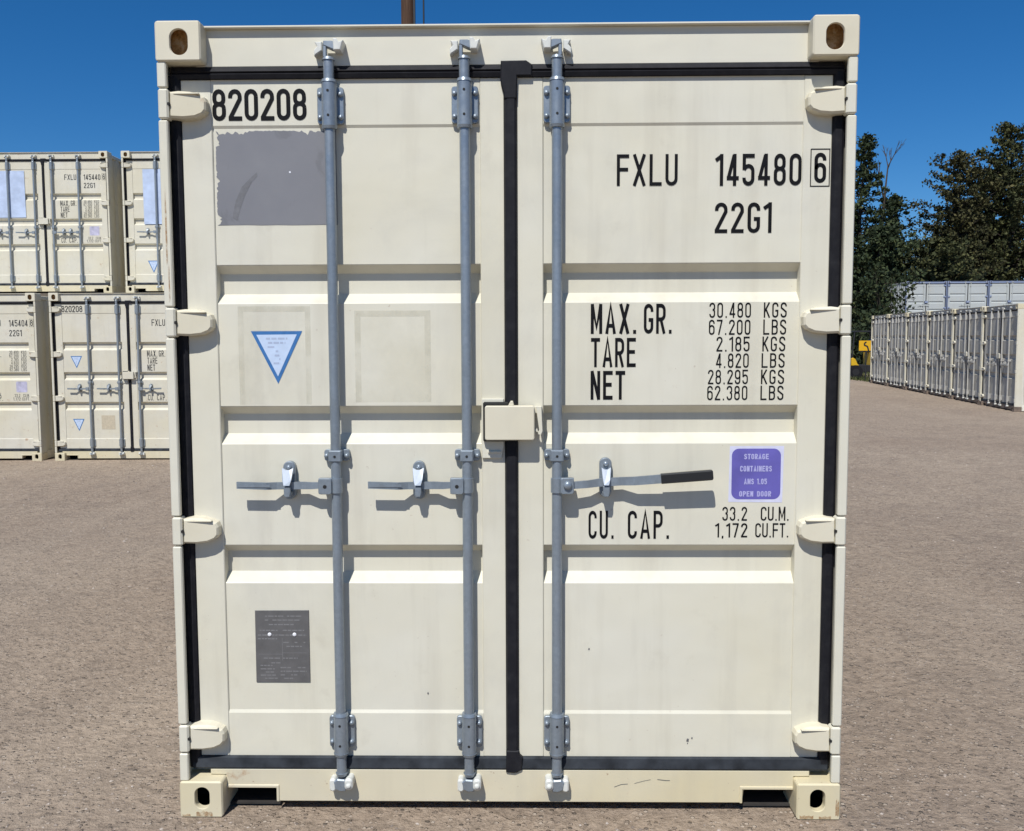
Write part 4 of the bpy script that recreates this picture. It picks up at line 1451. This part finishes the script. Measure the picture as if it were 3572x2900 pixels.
tree('tall dark conifer with a pointed top, just right of the near container', 22.85, 60, 15.3, 4.6, 'leaf_dark', 21, cone=0.85, limbs=200, dens=0.95, gaps=0.28, spread=0.36, size=0.15, droop=0.20)
tree('shorter dark conifer standing right of the tall pointed one', 25.1, 61, 11.4, 2.7, 'leaf_dark', 22, cone=0.7, limbs=120, dens=1.1, gaps=0.20, droop=0.15, spread=0.38, size=0.16)
tree('uneven green tree rising left of the tallest one', 29.6, 61, 14.0, 3.6, 'leaf_brown', 23, cone=0.36, limbs=190, dens=1.0, gaps=0.30, droop=0.0, spread=0.42, size=0.15)
tree('tallest olive-green tree with an uneven top, near the right edge', 33.6, 62, 16.1, 4.6, 'leaf_olive', 24, cone=0.52, limbs=220, dens=1.0, gaps=0.30, droop=0.0, spread=0.42, size=0.15)
tree('olive tree at the right edge, partly out of view', 37.8, 64, 15.6, 4.6, 'leaf_brown', 25, cone=0.5, limbs=200, dens=1.0, gaps=0.30, droop=0.0, spread=0.42, size=0.15)
tree('dark tree filling the space between the two tallest ones', 36.8, 70, 14.6, 4.2, 'leaf_dark', 26, cone=0.45, limbs=140, dens=1.0, gaps=0.16, droop=0.1, spread=0.46, size=0.18)
tree('low olive tree in front of the shorter conifer', 27.0, 58, 8.0, 2.7, 'leaf_olive', 27, cone=-1, limbs=110, dens=1.1, gaps=0.10, base=0.08, droop=0.0, spread=0.44)
tree('low dark tree at the foot of the pointed conifer', 22.8, 57, 8.6, 3.1, 'leaf_dark', 28, cone=-1, limbs=120, dens=1.1, gaps=0.08, base=0.05, droop=0.05, spread=0.44)
tree('dark tree standing behind the tall pointed conifer', 22.4, 69, 12.6, 4.2, 'leaf_dark', 29, cone=0.6, limbs=140, dens=1.1, gaps=0.12, base=0.06, droop=0.1, spread=0.44)
tree('olive tree showing just above the blue-grey containers', 32.4, 66, 11.6, 4.0, 'leaf_olive', 30, cone=0.4, limbs=140, dens=1.1, gaps=0.10, droop=0.1, spread=0.46)

def bare_tree(label, x, y, h, seed):
    r = random.Random(seed)
    root = empty('bare_tree', (x, y, gz(x, y)))
    tag(root, label, 'tree', 'trees beyond the yard')
    mb = MB()
    def grow(p, d, L, rad, lev):
        q = p + d * L
        mb.cyl(p, q, rad, rad * 0.7, 5, False)
        if lev == 0:
            return
        for k in range(3 if lev < 4 else 2):
            nd = (d + Vector((r.uniform(-0.45, 0.45), r.uniform(-0.45, 0.45), r.uniform(0.0, 0.35)))).normalized()
            grow(p.lerp(q, r.uniform(0.65, 1.0)), nd, L * r.uniform(0.5, 0.72), rad * 0.58, lev - 1)
    grow(Vector((0, 0, -0.2)), Vector((0.02, 0, 1)), h * 0.60, 0.16, 0)
    grow(Vector((0, 0, h * 0.58)), Vector((0.08, 0, 1)).normalized(), h * 0.16, 0.11, 4)
    put('trunk', mb, 'bark', root)
bare_tree('thin leafless tree with upright twigs beside the pointed conifer', 24.3, 60.5, 15.9, 5)

def bush(label, x, y, h, w, leaf, seed):
    r = random.Random(seed)
    root = empty('shrub', (x, y, gz(x, y)))
    tag(root, label, 'shrub', 'shrubs at the yard edge')
    mb = MB()
    pts = []
    for k in range(int(14 + 8 * (h > 4))):
        a = r.uniform(0, 6.28)
        d = Vector((math.cos(a) * w * r.uniform(0.2, 0.7), math.sin(a) * w * r.uniform(0.2, 0.7), h * r.uniform(0.3, 0.95)))
        mb.cyl((0, 0, -0.05), d, 0.03, 0.008, 5, False)
        for u in (0.35, 0.6, 0.85, 1.0):
            c = d * u
            for _ in range(26):
                pts.append((c.x + r.gauss(0, 0.3), c.y + r.gauss(0, 0.3), max(0.03, c.z + r.gauss(0, 0.25))))
    put('stems', mb, 'bark', root)
    link('foliage', leaves_mesh('foliage', pts, 0.17, seed), leaf, root)
bush('dark shrub directly behind the yellow machine', 16.2, 43.0, 2.6, 1.7, 'leaf_dark', 61)
bush('wide dark shrub to the left of the yellow machine', 13.4, 43.5, 2.4, 1.8, 'leaf_dark', 62)
bush('tall dark shrub behind the yellow sign', 18.6, 45.5, 3.2, 1.9, 'leaf_dark', 63)
bush('tall dark shrub covering the side of the blue-grey containers', 21.2, 50.5, 5.8, 1.9, 'leaf_dark', 64)

def grass():
    r = np.random.default_rng(9)
    V, Fc = [], []
    for k in range(2600):
        x, y = r.uniform(11, 19), r.uniform(39.0, 44.5)
        if r.random() < 0.3:
            x, y = r.uniform(13.9, 15.2), r.uniform(34.2, 39)
        z = gz(x, y)
        a = r.uniform(0, 6.28)
        hh = r.uniform(0.06, 0.22)
        dx, dy = 0.02 * math.cos(a), 0.02 * math.sin(a)
        V += [(x - dx, y - dy, z - 0.01), (x + dx, y + dy, z - 0.01), (x + r.normal() * 0.06, y + r.normal() * 0.06, z + hh)]
        Fc.append((3 * k, 3 * k + 1, 3 * k + 2))
    me = bpy.data.meshes.new('grass')
    me.from_pydata(V, [], Fc)
    tag(link('grass', me, 'grass'), 'thin dry grass at the far yard edge', 'grass', kind='stuff')
grass()

# ------------------------------------------------------------------ yellow sign and forklift beyond the row
sx, sy = 14.13, 35.0
sg = empty('warning_sign', (sx, sy, gz(sx, sy)))
tag(sg, 'yellow rectangular sign with a dark hooked mark, past the row of containers', 'sign')
zs = -gz(sx, sy)
mb = MB(); mb.prism([(-0.31, 1.385 + zs), (0.31, 1.385 + zs), (0.31, 1.80 + zs), (-0.31, 1.80 + zs)], -0.03, -0.026, 0.001); put('sign_board', mb, 'sign', sg)
mb = MB()
stroke(mb, [(-0.005, 1.735 + zs), (-0.055, 1.72 + zs), (-0.090, 1.67 + zs), (-0.085, 1.61 + zs), (-0.030, 1.585 + zs), (0.030, 1.56 + zs), (0.060, 1.48 + zs), (0.085, 1.385 + zs)], 0.062, lambda p: p, -0.0315)
put('sign_symbol', mb, 'dark', sg)
mb = MB(); mb.cyl((0, 0, -0.2), (0, 0, 1.78 + zs), 0.025, n=10); put('sign_post', mb, 'dark', sg)

fx, fy = 14.75, 37.2
fk = empty('forklift', (fx, fy, gz(fx, fy)))
tag(fk, 'yellow forklift with dark cab, mostly hidden behind the last container', 'forklift')
mb = MB(); mb.prism([(0.25, 0.30), (1.35, 0.30), (1.45, 0.55), (1.40, 1.10), (1.15, 1.20), (0.25, 1.15)], -0.5, 0.5, 0.03); put('counterweight', mb, 'fork', fk)
mb = MB(); mb.prism([(-0.75, 0.30), (0.25, 0.30), (0.25, 0.60), (-0.30, 0.62), (-0.75, 0.55)], -0.45, 0.45, 0.02); put('chassis', mb, 'dark', fk)
for s in (-1, 1):
    mb = MB()
    mb.prism([(-0.62, 0.58), (-0.28, 0.58), (-0.36, 0.66), (-0.45, 0.86), (-0.55, 0.92), (-0.62, 0.88)], 0.42 * s - 0.09, 0.42 * s + 0.09, 0.01)
    put('fender', mb, 'fork', fk)
    mb = MB(); mb.box(-0.93, -0.83, 0.30 * s - 0.05, 0.30 * s + 0.05, 0.12, 2.0, 0.008); put('mast_rail', mb, 'mast', fk)
    mb = MB(); mb.box(-1.85, -0.93, 0.24 * s - 0.05, 0.24 * s + 0.05, 0.10, 0.15, 0.008); put('fork_tine', mb, 'dark', fk)
    for x, r_ in ((-0.45, 0.30), (0.95, 0.24)):
        mb = MB(); mb.cyl((x, 0.52 * s - 0.10, r_), (x, 0.52 * s + 0.10, r_), r_, n=20)
        w_ = put('wheel', mb, 'rubber', fk)
        mb = MB(); mb.cyl((x, 0.52 * s - 0.105, r_), (x, 0.52 * s + 0.105, r_), r_ * 0.5, n=14); put('wheel_rim', mb, 'dark', w_)
    for x in (-0.60, 0.60):
        mb = MB(); mb.cyl((x, 0.42 * s, 0.6 if x < 0 else 1.1), (x * 0.8, 0.42 * s, 2.05), 0.03, n=8); put('guard_post', mb, 'dark', fk)
mb = MB()
for k in range(6):
    mb.box(-0.50 + k * 0.19, -0.44 + k * 0.19, -0.45, 0.45, 2.04, 2.08)
mb.box(-0.56, 0.56, -0.47, -0.43, 2.03, 2.09); mb.box(-0.56, 0.56, 0.43, 0.47, 2.03, 2.09)
put('overhead_guard', mb, 'dark', fk)
mb = MB(); mb.box(-0.05, 0.40, -0.25, 0.25, 1.15, 1.25, 0.03); mb.box(0.32, 0.42, -0.25, 0.25, 1.25, 1.70, 0.03); put('seat', mb, 'dark', fk)
mb = MB(); mb.box(-0.95, -0.90, -0.42, 0.42, 0.2, 0.75, 0.01); put('fork_carriage', mb, 'dark', fk)
